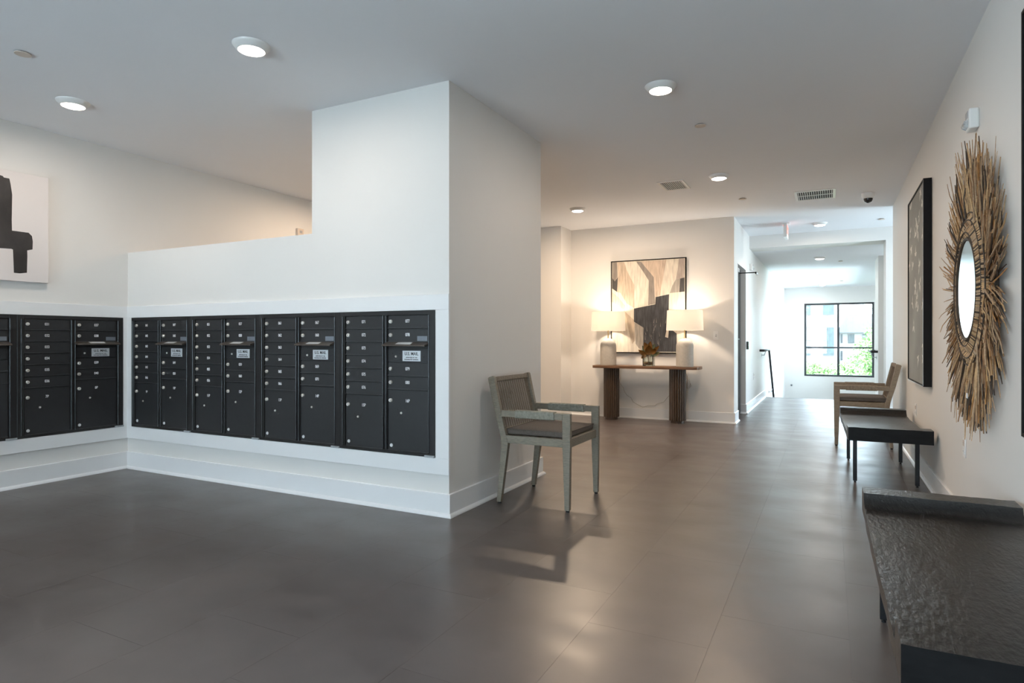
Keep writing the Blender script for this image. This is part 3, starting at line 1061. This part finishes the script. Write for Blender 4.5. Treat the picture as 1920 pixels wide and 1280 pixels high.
PC = {'cream': paint('paint_cream', (.62, .56, .47), .18), 'gray': paint('paint_grey', (.23, .20, .175)), 'dark': paint('paint_dark', (.050, .047, .045), .4),
      'tan': paint('paint_tan', (.47, .38, .29)), 'pink': paint('paint_blush', (.52, .41, .32)), 'mauve': paint('paint_mauve', (.38, .32, .28)),
      'black': paint('paint_charcoal', (.036, .037, .041), .5), 'lgray': paint('paint_light_grey', (.31, .28, .245))}
cv = obj('canvas', MB().box(x0_ + .014, x1_ - .014, -.034, -.01, z0_ + .014, z1_ - .014), PC['cream'], p)
PO = {
 'g1': ('gray', [(-2.792, 2.222), (-2.718, 2.222), (-2.712, 2.01), (-2.751, 1.949), (-2.792, 2.001)]),
 'd1': ('dark', [(-2.792, 2.001), (-2.751, 1.949), (-2.708, 2.01), (-2.718, 1.797), (-2.792, 1.85)]),
 't1': ('tan', [(-2.714, 2.222), (-2.615, 2.22), (-2.57, 2.09), (-2.466, 1.887), (-2.466, 1.559), (-2.576, 1.63), (-2.666, 1.782), (-2.718, 1.797), (-2.708, 2.01)]),
 'g2': ('gray', [(-2.437, 2.215), (-2.374, 2.215), (-2.188, 1.986), (-2.17, 1.613), (-2.268, 1.595), (-2.259, 1.94), (-2.336, 2.066)]),
 'p1': ('pink', [(-2.374, 2.215), (-2.011, 2.218), (-2.042, 2.064), (-2.102, 1.727), (-2.17, 1.704), (-2.188, 1.986)]),
 'm1': ('mauve', [(-1.844, 2.218), (-1.764, 2.219), (-1.764, 1.96), (-1.886, 1.936), (-1.856, 2.078)]),
 'g3': ('lgray', [(-1.886, 1.936), (-1.824, 1.951), (-1.832, 1.766), (-1.967, 1.756), (-1.933, 1.854)]),
 'd2': ('dark', [(-1.824, 1.951), (-1.764, 1.963), (-1.764, 1.77), (-1.836, 1.764)]),
 'b1': ('black', [(-2.471, 1.553), (-2.167, 1.607), (-2.163, 1.707), (-1.975, 1.741), (-1.981, 1.527), (-2.011, 1.246), (-2.03, 1.15), (-1.988, 1.137), (-1.979, 1.246), (-1.927, 1.24), (-1.871, 1.197), (-1.871, 0.945), (-2.336, 0.945), (-2.334, 1.282), (-2.471, 1.367)]),
 'l1': ('lgray', [(-2.465, 1.361), (-2.334, 1.282), (-2.334, 0.945), (-2.405, 0.996), (-2.447, 1.058)]),
 't2': ('tan', [(-2.60, 1.515), (-2.471, 1.392), (-2.465, 1.361), (-2.455, 1.10), (-2.50, 1.05), (-2.56, 1.30)]),
 't3': ('pink', [(-2.792, 1.80), (-2.70, 1.72), (-2.60, 1.60), (-2.62, 1.54), (-2.792, 1.66)]),
}
for k, (c, pts) in PO.items():
    q = MB().prism([(a - PX, b - PZ) for a, b in pts], 'y', -.0346, -.0338)
    obj('paint_patch', q, PC[c], cv)
rnd = random.Random(4)
q = MB()
for i in range(26):
    a = rnd.uniform(-2.32, -1.9)
    b = rnd.uniform(1.0, 1.38)
    L_ = rnd.uniform(.03, .10)
    w_ = rnd.uniform(.002, .006)
    q.add([(a - PX, -.0349, b - PZ), (a - PX + w_, -.0349, b - PZ), (a - PX + w_ * .5 + rnd.uniform(-.02, .02), -.0349, b - PZ + L_)], [(0, 1, 2)])
obj('brush_flecks', q, PC['lgray'], cv)

# left wall canvas with black brush strokes
AX, AY, AZ = XL, 1.95, 1.96
p = thing('canvas_print', 'white canvas with broad black brush strokes above the left wall mailboxes', 'picture', (AX, AY, AZ))
M_CANW = mat('white_canvas', (.70, .655, .64), .6, noise=(2, .02), bump=(300, .1))
cv = obj('canvas', MB().box(.002, .040, 1.25 - AY, 2.6528 - AY, 1.551 - AZ, 2.366 - AZ), M_CANW, p, bevel=.002)
M_STROKE = mat('black_brush_paint', (.030, .026, .025), .5, noise=(5, .7, (1, 1, .7)))
pts = [(1.75, 2.30), (2.1, 2.29), (2.271, 2.313), (2.336, 2.317), (2.354, 2.314), (2.36, 2.305), (2.394, 2.305), (2.402, 2.266), (2.412, 2.189), (2.41, 2.05), (2.409, 2.0), (2.411, 1.923), (2.518, 1.923), (2.54, 1.901), (2.546, 1.861), (2.544, 1.8), (2.509, 1.788), (2.51, 1.745), (2.507, 1.619), (2.461, 1.61), (2.423, 1.611), (2.419, 1.734), (2.417, 1.783), (2.406, 1.787), (2.271, 1.779), (2.0, 1.785), (1.8, 1.79)]
obj('brush_stroke', MB().prism([(a - AY, b - AZ) for a, b in pts], 'x', .0398, .0408), M_STROKE, cv)

# ------------------------------------------------------------------ console table, lamps, vase
t = thing('console_table', 'walnut console table on two fluted drum legs against the back wall', 'table', (-2.240, 8.385, 0))
hw, hd, rr = .728, .180, .07
pts = []
for cx, cy, a0 in ((hw - rr, hd - rr, 0), (-hw + rr, hd - rr, PI / 2), (-hw + rr, -hd + rr, PI), (hw - rr, -hd + rr, 3 * PI / 2)):
    for k in range(7):
        a = a0 + k * PI / 12
        pts.append((cx + rr * math.cos(a), cy + rr * math.sin(a)))
obj('tabletop', MB().prism(pts, 'z', .720, .756), M_WALNUT, t, bevel=.002, smooth=30)
for x in (-.490, .428):
    m = MB()
    N = 22
    out = []
    for k in range(N):
        for j in range(6):
            a = 2 * PI * (k + j / 6) / N
            r_ = .094 + .016 * abs(math.sin(PI * (j + .0) / 6)) ** .6
            out.append((x + r_ * math.cos(a), r_ * math.sin(a)))
    lg = obj('fluted_leg', m.prism(out, 'z', .035, .720), M_FLUTE, t, smooth=50)
    obj('plinth', MB().lathe([(.088, 0), (.088, .035)], 40, (x, 0, 0)), M_FLUTE, lg, smooth=40)


def lamp(label, x, y):
    t = thing('table_lamp', label, 'lamp', (x, y, .7562), 0, 'matching table lamps on the console')
    prof = [(0.0, 0), (.108, 0), (.112, .004), (.112, .268)]
    for k in range(1, 9):
        a = k * PI / 16
        prof.append((.112 * math.cos(a), .268 + .108 * math.sin(a)))
    prof[-1] = (0.0, .376)
    obj('ceramic_base', MB().lathe(prof, 48), M_CERAM, t, smooth=40)
    m = MB().lathe([(.0, .374), (.018, .374), (.018, .380), (.007, .382), (.007, .60), (.012, .60), (.012, .635), (0, .635)], 20)
    m.tube([(-.232, 0, .742), (.232, 0, .742)], .002, 6).tube([(0, -.232, .742), (0, .232, .742)], .002, 6)
    m.tube([(0, 0, .62), (.05, 0, .65), (.05, 0, .72), (0, 0, .745)], .0018, 6).tube([(0, 0, .62), (-.05, 0, .65), (-.05, 0, .72), (0, 0, .745)], .0018, 6)
    obj('brass_stem', m, M_BRASS, t, smooth=40)
    m = MB()
    n = 56
    ra, rb, za, zb_ = .239, .228, .480, .745
    v = []
    for r_, z in ((ra, za), (rb, zb_), (rb - .002, zb_), (ra - .002, za)):
        v += [(r_ * math.cos(2 * PI * k / n), r_ * math.sin(2 * PI * k / n), z) for k in range(n)]
    f = []
    for i in range(4):
        j = (i + 1) % 4
        f += [(i * n + k, i * n + (k + 1) % n, j * n + (k + 1) % n, j * n + k) for k in range(n)]
    obj('lamp_shade', m.add(v, f), M_SHADE, t, smooth=40)
    obj('bulb', MB().lathe([(0, .635), (.014, .637), (.026, .665), (.028, .685), (.018, .707), (0, .715)], 20), M_BULB, t, smooth=60)
    d = bpy.data.lights.new('lamp_light', 'POINT')
    d.energy = LAMP_W
    d.color = (1.0, .83, .66)
    d.shadow_soft_size = .035
    o = bpy.data.objects.new('lamp_light', d)
    COL.objects.link(o)
    o.parent = t
    o.location = (0, 0, .675)


lamp('white ceramic lamp with linen drum shade on the left end of the console', -2.765, 8.345)
lamp('white ceramic lamp with linen drum shade on the right end of the console', -1.709, 8.345)

t = thing('vase', 'square clear glass vase with amber water on the console', 'vase', (-2.196, 8.37, .7562))
s = .068
m = MB()
for a in (-s, s - .005):
    m.box(a, a + .005, -s, s, 0, .142)
for a in (-s, s - .005):
    m.box(-s + .005, s - .005, a, a + .005, 0, .142)
m.box(-s + .005, s - .005, -s + .005, s - .005, 0, .012)
obj('glass', m, M_VASE, t)
obj('water', MB().box(-s + .006, s - .006, -s + .006, s - .006, .013, .058), M_WATER, t)
m = MB()
rnd = random.Random(3)
for k in range(46):
    c = (rnd.uniform(-.05, .05), rnd.uniform(-.05, .05), rnd.uniform(.016, .044))
    m.lathe([(0, -.008), (.009, -.002), (.009, .003), (0, .008)], 6, c)
o = obj('pebbles', m, mat('amber_pebble', (.28, .13, .05), .4, noise=(40, .5)), t)
o['kind'] = 'stuff'
t = thing('leaf_bouquet', 'bunch of brown-gold and green magnolia leaves in the glass vase', 'plant', (-2.196, 8.37, .7562))
M_LG = mat('gold_leaf', (.15, .068, .010), .45, noise=(14, .3))
M_LV = mat('green_leaf', (.07, .085, .04), .4, noise=(14, .3))
for x, y in ((-.01, 0), (.012, .01), (.0, -.012)):
    obj('stem', MB().tube([(x * .5, y * .5, .018), (x, y, .10), (x * 2.5, y * 2, .19)], .0035, 6), mat('stem_brown', (.09, .05, .02), .6, noise=(30, .3)), t)
# leaves: (base x, base z, tip dx, tip dz, tip dy, width, material)
LV = [(.00, .145, .020, .135, -.06, .055, 0), (.0, .17, -.055, .150, -.02, .040, 0), (-.01, .17, .035, .165, .00, .036, 0), (-.02, .15, -.105, .065, -.05, .026, 1),
      (-.03, .13, -.09, .09, -.09, .028, 0), (.02, .16, .125, .11, -.02, .026, 0), (.02, .14, .14, .045, -.04, .028, 1), (.01, .15, .065, .155, .03, .030, 1),
      (-.02, .15, -.080, .125, .03, .030, 1), (-.04, .16, -.045, -.06, -.07, .024, 0), (.03, .15, .10, .02, .06, .030, 0), (-.02, .14, -.11, .02, .05, .026, 1),
      (.01, .19, .005, .14, .02, .034, 0), (.03, .16, .085, .07, -.06, .030, 0)]
for bx_, bz, dx, dz, dy, w_, mi in LV:
    A_ = Vector((bx_, 0, bz))
    D_ = Vector((dx, dy, dz))
    side = D_.cross(Vector((0.25, -1, .1))).normalized()
    nrm = D_.cross(side).normalized()
    vs, fs = [], []
    n = 8
    for i in range(n + 1):
        u = i / n
        wv = w_ * math.sin(PI * min(1, u ** .8 * .97 + .02)) ** .8
        c = A_ + D_ * u + nrm * (.018 * math.sin(PI * u))
        for sgn, cup in ((-1, .25), (-.5, .06), (0, 0), (.5, .06), (1, .25)):
            vs.append(c + side * wv * sgn + nrm * (-wv * cup))
    for i in range(n):
        for j in range(4):
            a = i * 5 + j
            fs.append((a, a + 1, a + 6, a + 5))
    obj('leaf', MB().add(vs, fs), M_LV if mi else M_LG, t, smooth=80)

# lamp cords along the wall below the console
pts = [(-2.685, 0.70), (-2.685, 0.606), (-2.676, 0.561), (-2.69, 0.504), (-2.633, 0.426), (-2.617, 0.37), (-2.575, 0.315), (-2.522, 0.288), (-2.49, 0.229), (-2.425, 0.194), (-2.346, 0.162), (-2.267, 0.188), (-2.177, 0.188), (-2.15, 0.215), (-2.055, 0.248), (-1.979, 0.34), (-1.93, .42)]
tag(obj('lamp_cord', MB().tube([(x, 8.625 - (.012 if z < .17 else 0) - .0, max(z, .15)) for x, z in pts], .0028, 6), M_CORD, smooth=60),
    'thin clear lamp cord hanging in a loop on the wall between the console legs', 'cord')
pts = [(-1.748, .71), (-1.748, 0.664), (-1.727, 0.6), (-1.674, 0.483), (-1.727, 0.438), (-1.748, 0.534), (-1.706, 0.6), (-1.691, 0.493), (-1.735, .45), (-1.72, .56), (-1.745, .60)]
tag(obj('lamp_cord', MB().tube([(x, 8.61 + .008 * math.sin(i * 2), z) for i, (x, z) in enumerate(pts)], .0028, 6), M_CORD, smooth=60),
    'coiled spare lamp cord hanging behind the right console leg', 'cord')


# ------------------------------------------------------------------ electrical plates
def plate(name, label, cat, loc, rz, kind='switch'):
    t = thing(name, label, cat, loc, rz)
    obj('cover_plate', MB().box(-.035, .035, -.006, 0, -.057, .057), M_PLATE, t, bevel=.002)
    if kind == 'switch':
        obj('toggle', MB().box(-.005, .005, -.016, -.006, -.004, .012), M_PLATE, t, bevel=.001)
        obj('toggle_slot', MB().box(-.008, .008, -.0068, -.005, -.016, .016), M_GREYP, t)
    else:
        obj('socket', MB().box(-.017, .017, -.009, -.005, .008, .040), M_CREAMP if kind == 'mix' else M_PLATE, t, bevel=.002)
        obj('socket', MB().box(-.017, .017, -.009, -.005, -.040, -.008), M_PLATE, t, bevel=.002)
        m = MB()
        for z in (.026, -.022):
            m.box(-.007, -.005, -.0095, -.0088, z - .004, z + .004).box(.005, .007, -.0095, -.0088, z - .004, z + .004)
        obj('socket_holes', m, M_GREYP, t)
    return t


plate('light_switch', 'white light switch on the wall right of the console lamps', 'switch', (-1.357, YC, 1.170), 0)
plate('wall_outlet', 'white outlet low on the right wall above the farther bench', 'outlet', (XR, 6.552, .487), -PI / 2, 'mix')
plate('wall_outlet', 'white outlet low on the right wall under the twig mirror', 'outlet', (XR, 4.318, .500), -PI / 2, 'mix')
plate('wall_outlet', 'small white outlet low on the hall left wall', 'outlet', (XH, 11.0, .506), PI / 2, 'mix')
t = thing('card_reader', 'black card reader on the hall wall beside the door', 'card reader', (XH, 10.02, 1.025))
obj('housing', MB().box(0, .030, -.03, .03, -.06, .06), M_DARKP, t, bevel=.003)
obj('indicator', MB().box(.030, .032, -.02, .02, .025, .035), M_GREYP, t)


def strobe(label, loc, rz, k=0.85):
    t = thing('fire_strobe', label, 'alarm', loc, rz)
    obj('housing', MB().box(-.058 * k, .058 * k, -.045, 0, -.062 * k, .062 * k), M_PLATE, t, bevel=.008)
    m = MB().prism([(-.045, -.050 * k), (-.062, -.040 * k), (-.066, -.025 * k), (-.062, -.010 * k), (-.045, -.004 * k)], 'x', -.032, .032)
    obj('strobe_lens', m, mat('lens_plastic', (.55, .57, .58), .08, .3, noise=(60, .5)), t)
    obj('speaker_grille', MB().box(-.03, .03, -.048, -.044, .01, .045), M_GREYP, t, bevel=.001)
    return t


strobe('white fire alarm strobe on the right wall above the twig mirror', (XR, 3.985, 2.262), -PI / 2)
strobe('small white fire alarm strobe high on the hall left wall', (XH, 10.46, 2.262), PI / 2)
t = thing('thermostat', 'small beige box on the left wall seen just above the low partition', 'thermostat', (XL, 5.24, 2.33))
obj('housing', MB().box(0, .035, -.045, .045, -.06, .06), M_CREAMP, t, bevel=.004)
obj('display', MB().box(.035, .037, -.02, .02, .005, .035), M_GREYP, t)


# ------------------------------------------------------------------ ceiling fittings
LENS = MB().lathe([(0, -.040), (.055, -.038), (.066, -.030), (.068, -.026)], 40).mesh('diffuser', M_LENS, 60)
RING = MB().lathe([(.068, -.026), (.070, -.033), (.078, -.031), (.095, -.010), (.100, -.004), (.100, 0), (.068, 0)], 48).mesh('trim_ring', M_PLATE, 40)
LD = bpy.data.lights.new('can_light', 'AREA')
LD.shape = 'DISK'
LD.size = .13
LD.energy = CAN_W
LD.color = (1.0, .88, .76)


def can(label, x, y, z=H, warm=0):
    t = thing('ceiling_light', label, 'ceiling light', (x, y, z), 0, 'round ceiling lights')
    link('diffuser', LENS, t)
    link('trim_ring', RING, t)
    d = LD
    if warm:
        d = LD.copy()
        d.energy = warm
        d.color = (1.0, .76, .54)
    link('can_light', d, t, (0, 0, -.043))
    return t


can('round white ceiling light nearest the camera, left of the column top', -2.8525, 2.40)
can('round white ceiling light near the left wall, above the black brush canvas', -4.619, 2.415)
can('round white ceiling light right of the column, above the cream sprinkler cap', -.9684, 3.98)
can('round white ceiling light beside the two ceiling vents', -.9796, 6.414, H, 20)
can('round ceiling light in the warm alcove left above the console', -2.794, 7.236, H, 42)
can('round ceiling light beside the exit sign before the hall header', -.123, 9.667)
can('round ceiling light just beyond the hall header', -.153, 12.05, HL)
can('round ceiling light in the middle of the far hall', -.162, 15.23, HL)
can('round ceiling light farthest away, by the window wall', -.166, 17.98, HL)
can('round ceiling light hidden behind the partition column', -4.4, 5.3, H, 26)
can('round ceiling light behind the camera', -1.2, .2)
can('round ceiling light behind the camera to the left', -4.2, -.4)


def cap(label, x, y, z=H):
    t = thing('sprinkler_cap', label, 'sprinkler', (x, y, z), 0, 'round sprinkler cover caps')
    obj('cover_disc', MB().lathe([(0, -.010), (.040, -.010), (.041, -.007), (.041, -.006)], 32), M_CREAMP, t, smooth=40)
    obj('neck', MB().lathe([(.030, -.006), (.030, 0)], 24), M_DARKP, t)


cap('round sprinkler cover cap at the upper left of the ceiling', -4.0855, 1.874)
cap('cream sprinkler cover cap right of the column, below the ceiling light', -.8747, 4.836)
cap('sprinkler cover cap between the two ceiling vents', -.8974, 7.58)
cap('sprinkler cover cap at the right before the hall header', .6252, 9.704)
cap('sprinkler cover cap just beyond the hall header', .178, 12.79, HL)
cap('sprinkler cover cap farthest down the hall', .2615, 17.13, HL)


def vent(label, x, y, wx, wy, rows, ns):
    t = thing('ceiling_vent', label, 'vent', (x, y, H), 0, 'ceiling vents')
    m = MB()
    b = .028
    m.box(-wx / 2, wx / 2, -wy / 2, -wy / 2 + b, -.008, 0).box(-wx / 2, wx / 2, wy / 2 - b, wy / 2, -.008, 0)
    m.box(-wx / 2, -wx / 2 + b, -wy / 2 + b, wy / 2 - b, -.008, 0).box(wx / 2 - b, wx / 2, -wy / 2 + b, wy / 2 - b, -.008, 0)
    obj('vent_frame', m, M_PLATE, t, bevel=.002, segs=1)
    obj('duct', MB().box(-wx / 2 + b, wx / 2 - b, -wy / 2 + b, wy / 2 - b, -.001, -.0003), M_RUB, t)
    for r in range(rows):
        ya = -wy / 2 + b + (wy - 2 * b) * r / rows + .004
        yb = -wy / 2 + b + (wy - 2 * b) * (r + 1) / rows - .004
        if r:
            obj('vent_bar', MB().box(-wx / 2 + b, wx / 2 - b, ya - .010, ya + .002, -.007, -.001), M_PLATE, t)
        sp = (wx - 2 * b) / ns
        sm = MB().prism([(-sp * .18, -.0072), (sp * .02, -.0072), (sp * .16, -.001), (-sp * .04, -.001)], 'y', ya + .003, yb).mesh('louvre', M_PLATE)
        for k in range(ns):
            link('louvre', sm, t, (-wx / 2 + b + sp * (k + .5), 0, 0))


vent('square white ceiling vent on the left, above the console corner', -1.465, 6.60, .27, .40, 1, 11)
vent('long white return-air grille on the right near the dome camera', -.145, 7.76, .41, .49, 2, 16)

t = thing('dome_camera', 'white dome security camera on the ceiling near the right wall', 'camera', (.383, 7.94, H))
obj('housing', MB().lathe([(0.066, 0), (.066, -.035), (.060, -.052), (.048, -.060)], 36), M_PLATE, t, smooth=40)
obj('dome', MB().lathe([(.046, -.056), (.045, -.075), (.036, -.095), (.020, -.106), (0, -.110)], 32), M_DARKP, t, smooth=60)

t = thing('exit_sign', 'white hanging exit sign with red letters before the hall header', 'sign', (-.548, 9.5, H))
obj('canopy', MB().box(-.055, .055, -.075, .075, -.014, 0), M_PLATE, t, bevel=.003)
hs = obj('housing', MB().box(-.024, .024, -.155, .155, -.205, -.014), M_PLATE, t, bevel=.003)
for s, rz in ((1, PI / 2), (-1, -PI / 2)):
    o = link('exit_lettering', text_mesh('EXIT', .17, M_EXIT, .95, .002), hs, (.0245 * s, 0, -.11), (0, 0, rz))

# ------------------------------------------------------------------ handrails on the stair
t = thing('handrail', 'dark metal handrail going down the stairwell on the left wall', 'handrail', (XH, 12.0, 0))
m = MB().tube([(.0, 0, .918), (.07, 0, .918), (.075, .02, .918), (.075, 1.02, .918), (.075, 1.05, .90), (.075, 2.9, -.80)], .021, 10)
obj('rail', m, M_IRON, t, smooth=50)
for y, z in ((.35, .918), (1.9, .12)):
    m = MB().tube([(0, y, z - .09), (.05, y, z - .09), (.075, y, z - .02)], .008, 8).lathe([(0, .006), (.03, .006), (.03, 0)], 16, (0, y, z - .09), axis='x')
    obj('wall_bracket', m, M_TRACK, t, smooth=40)
t = thing('handrail', 'short dark metal handrail at the right side of the stairwell', 'handrail', (.742, 12.38, 0))
m = MB().tube([(0, 0, .905), (-.08, 0, .905), (-.09, .02, .905), (-.09, .62, .905), (-.08, .66, .905), (0, .66, .905)], .021, 10)
obj('rail', m, M_IRON, t, smooth=50)
m = MB().tube([(0, .3, .80), (-.06, .3, .80), (-.09, .3, .885)], .008, 8).lathe([(0, -.006), (.03, -.006), (.03, 0)], 16, (0, .3, .80), axis='x')
obj('wall_bracket', m, M_TRACK, t, smooth=40)
t = thing('wall_hook', 'tiny dark bracket low on the far window wall', 'hook', (-.95, 19.0, -.16))
obj('plate', MB().lathe([(0, -.012), (.03, -.010), (.03, 0)], 16, axis='y'), M_TRACK, t)
obj('knob', MB().tube([(0, -.01, 0), (.0, -.07, 0)], .012, 8), M_IRON, t)

# ------------------------------------------------------------------ outside the far window
M_GRASS = mat('lawn', (.12, .16, .06), .9, noise=(.3, .3))
struct('ground_outside', MB().box(-60, 60, 20.5, 130, -4.4, -4.2), M_GRASS)


def brick_mat():
    m = bpy.data.materials.new('pale_brick')
    m.use_nodes = True
    nt = m.node_tree
    b = nt.nodes['Principled BSDF']
    g = nt.nodes.new('ShaderNodeTexCoord')
    mp = nt.nodes.new('ShaderNodeMapping')
    mp.inputs['Rotation'].default_value = (PI / 2, 0, 0)
    br = nt.nodes.new('ShaderNodeTexBrick')
    br.inputs['Scale'].default_value = 3.0
    br.inputs['Color1'].default_value = (.21, .175, .165, 1)
    br.inputs['Color2'].default_value = (.17, .14, .135, 1)
    br.inputs['Mortar'].default_value = (.25, .24, .23, 1)
    nt.links.new(g.outputs['Object'], mp.inputs[0])
    nt.links.new(mp.outputs[0], br.inputs['Vector'])
    nt.links.new(br.outputs[0], b.inputs['Base Color'])
    b.inputs['Roughness'].default_value = .9
    return m


M_BRICK = brick_mat()
M_SIDING = mat('house_siding', (.28, .27, .265), .8, noise=(1, .05, (1, 1, 30)))
M_ROOF = mat('grey_shingle', (.075, .08, .09), .9, noise=(4, .15))
M_DGLASS = mat('far_glass', (.03, .045, .045), .3, noise=(2, .5))
M_FFRAME = mat('far_frame', (.06, .06, .065), .5, noise=(5, .1))


def far_window(par, x0_, x1_, z0_, z1_, y, n=1):
    m = MB()
    f2 = .06
    m.box(x0_, x1_, y - .06, y, z0_, z0_ + f2).box(x0_, x1_, y - .06, y, z1_ - f2, z1_)
    m.box(x0_, x0_ + f2, y - .06, y, z0_ + f2, z1_ - f2).box(x1_ - f2, x1_, y - .06, y, z0_ + f2, z1_ - f2)
    for k in range(1, n + 1):
        xm = x0_ + (x1_ - x0_) * k / (n + 1)
        m.box(xm - .025, xm + .025, y - .06, y, z0_ + f2, z1_ - f2)
    wdw = obj('window', m, M_FFRAME, par)
    obj('window_pane', MB().box(x0_ + f2, x1_ - f2, y - .03, y - .01, z0_ + f2, z1_ - f2), M_DGLASS, wdw)


t = thing('apartment_building', 'pale brick apartment building seen through the left window panes', 'building', (0, 60, -4.2))
obj('wall', MB().box(-14, .70, .02, 14, 0, 12), M_BRICK, t)
obj('roof', MB().box(-14.3, .9, -.3, 14.3, 12, 12.4), M_ROOF, t)
for za, zb_ in ((-.05, 1.7), (3.94, 6.39), (7.46, 10.0)):
    for xa, xb in ((-.52, .34), (-2.35, -1.48), (-4.4, -3.5), (-6.5, -5.6)):
        far_window(t, xa, xb, za, zb_, .0, 1)
t = thing('house', 'pale house with grey hipped roof seen through the upper right pane', 'building', (0, 75, -4.2))
obj('wall', MB().box(.9, 9, .3, 10, 0, 6.1), M_SIDING, t)
m = MB().add([(.6, -.1, 6.05), (9.4, -.1, 6.05), (9.4, 10.4, 6.05), (.6, 10.4, 6.05), (1.8, 3.8, 8.1), (5.2, 3.8, 8.1)],
             [(0, 1, 5, 4), (1, 2, 5), (2, 3, 4, 5), (3, 0, 4), (0, 3, 2, 1)])
obj('roof', m, M_ROOF, t)
for a in ((1.78, 2.36, 4.95, 5.9, 1), (1.07, 1.24, 4.95, 5.9, 0), (3.1, 3.6, 4.95, 5.9, 0), (1.07, 1.24, 3.1, 4.1, 0), (1.9, 2.4, 2.2, 3.2, 1)):
    far_window(t, a[0], a[1], a[2], a[3], .28, a[4])
M_TREE = [mat('leaf_light', (.22, .34, .10), .7, noise=(3, .3)), mat('leaf_mid', (.14, .25, .07), .7, noise=(3, .3)), mat('leaf_pale', (.30, .42, .18), .7, noise=(3, .3))]
M_BARK = mat('bark', (.12, .09, .06), .9, noise=(10, .3))


def tree(label, x, y, h, blobs, n, seed, leaf=.09):
    t = thing('tree', label, 'tree', (x, y, -4.2), 0, 'trees outside the far window')
    rnd = random.Random(seed)
    m = MB()
    m.tube([(0, 0, 0), (.1, 0, h * .35), (-.05, .1, h * .7)], [.14, .11, .05], 8)
    for bx_, by, bz, br_ in blobs:
        m.tube([(0.05, 0, h * .3), (bx_ * .5, by * .5, (bz + h * .3) / 2), (bx_, by, bz)], [.06, .04, .015], 6)
    obj('trunk', m, M_BARK, t, smooth=60)
    m = MB()
    for i in range(n):
        bx_, by, bz, br_ = blobs[i % len(blobs)]
        d = Vector((rnd.gauss(0, 1), rnd.gauss(0, 1), rnd.gauss(0, 1))).normalized() * br_ * rnd.uniform(.45, 1.05)
        c = Vector((bx_, by, bz)) + d
        a = Vector((rnd.uniform(-1, 1), rnd.uniform(-1, 1), rnd.uniform(-1, 1))).normalized()
        b = a.cross(Vector((rnd.uniform(-1, 1), rnd.uniform(-1, 1), rnd.uniform(-1, 1)))).normalized()
        s = leaf * rnd.uniform(.6, 1.3)
        m.add([c - a * s, c + b * s * .45, c + a * s, c - b * s * .45], [(0, 1, 2, 3)], rnd.randrange(3))
    o = obj('foliage', m, M_TREE, t)
    o['kind'] = 'stuff'


tree('tall leafy tree filling the right window panes', 1.75, 31, 5.6,
     [(.15, 0, 5.6, .55), (-.25, .2, 4.9, .6), (.5, 0, 4.9, .7), (-.5, 0, 4.3, .55), (.2, -.1, 4.2, .8), (.9, 0, 4.2, .8), (-.4, 0, 3.6, .6), (.5, 0, 3.3, .9), (.35, 0, 6.1, .35), (1.0, .2, 5.6, .6)], 6500, 2, .075)
tree('low bushy tree below the left window panes', -.75, 28, 3.9,
     [(-.3, 0, 4.0, .5), (.2, 0, 3.75, .5), (.7, 0, 3.9, .45), (-.6, .2, 3.5, .6), (0, 0, 3.2, .7), (.7, 0, 3.2, .6), (1.1, 0, 3.7, .4), (.3, .2, 4.15, .25)], 5200, 4, .07)
tree('low bushy tree in the middle behind the mullion', .45, 29.5, 3.9,
     [(0, 0, 3.9, .5), (.45, 0, 3.8, .5), (-.4, 0, 3.6, .5), (0, 0, 3.1, .7), (.6, 0, 3.2, .6)], 3200, 6, .07)
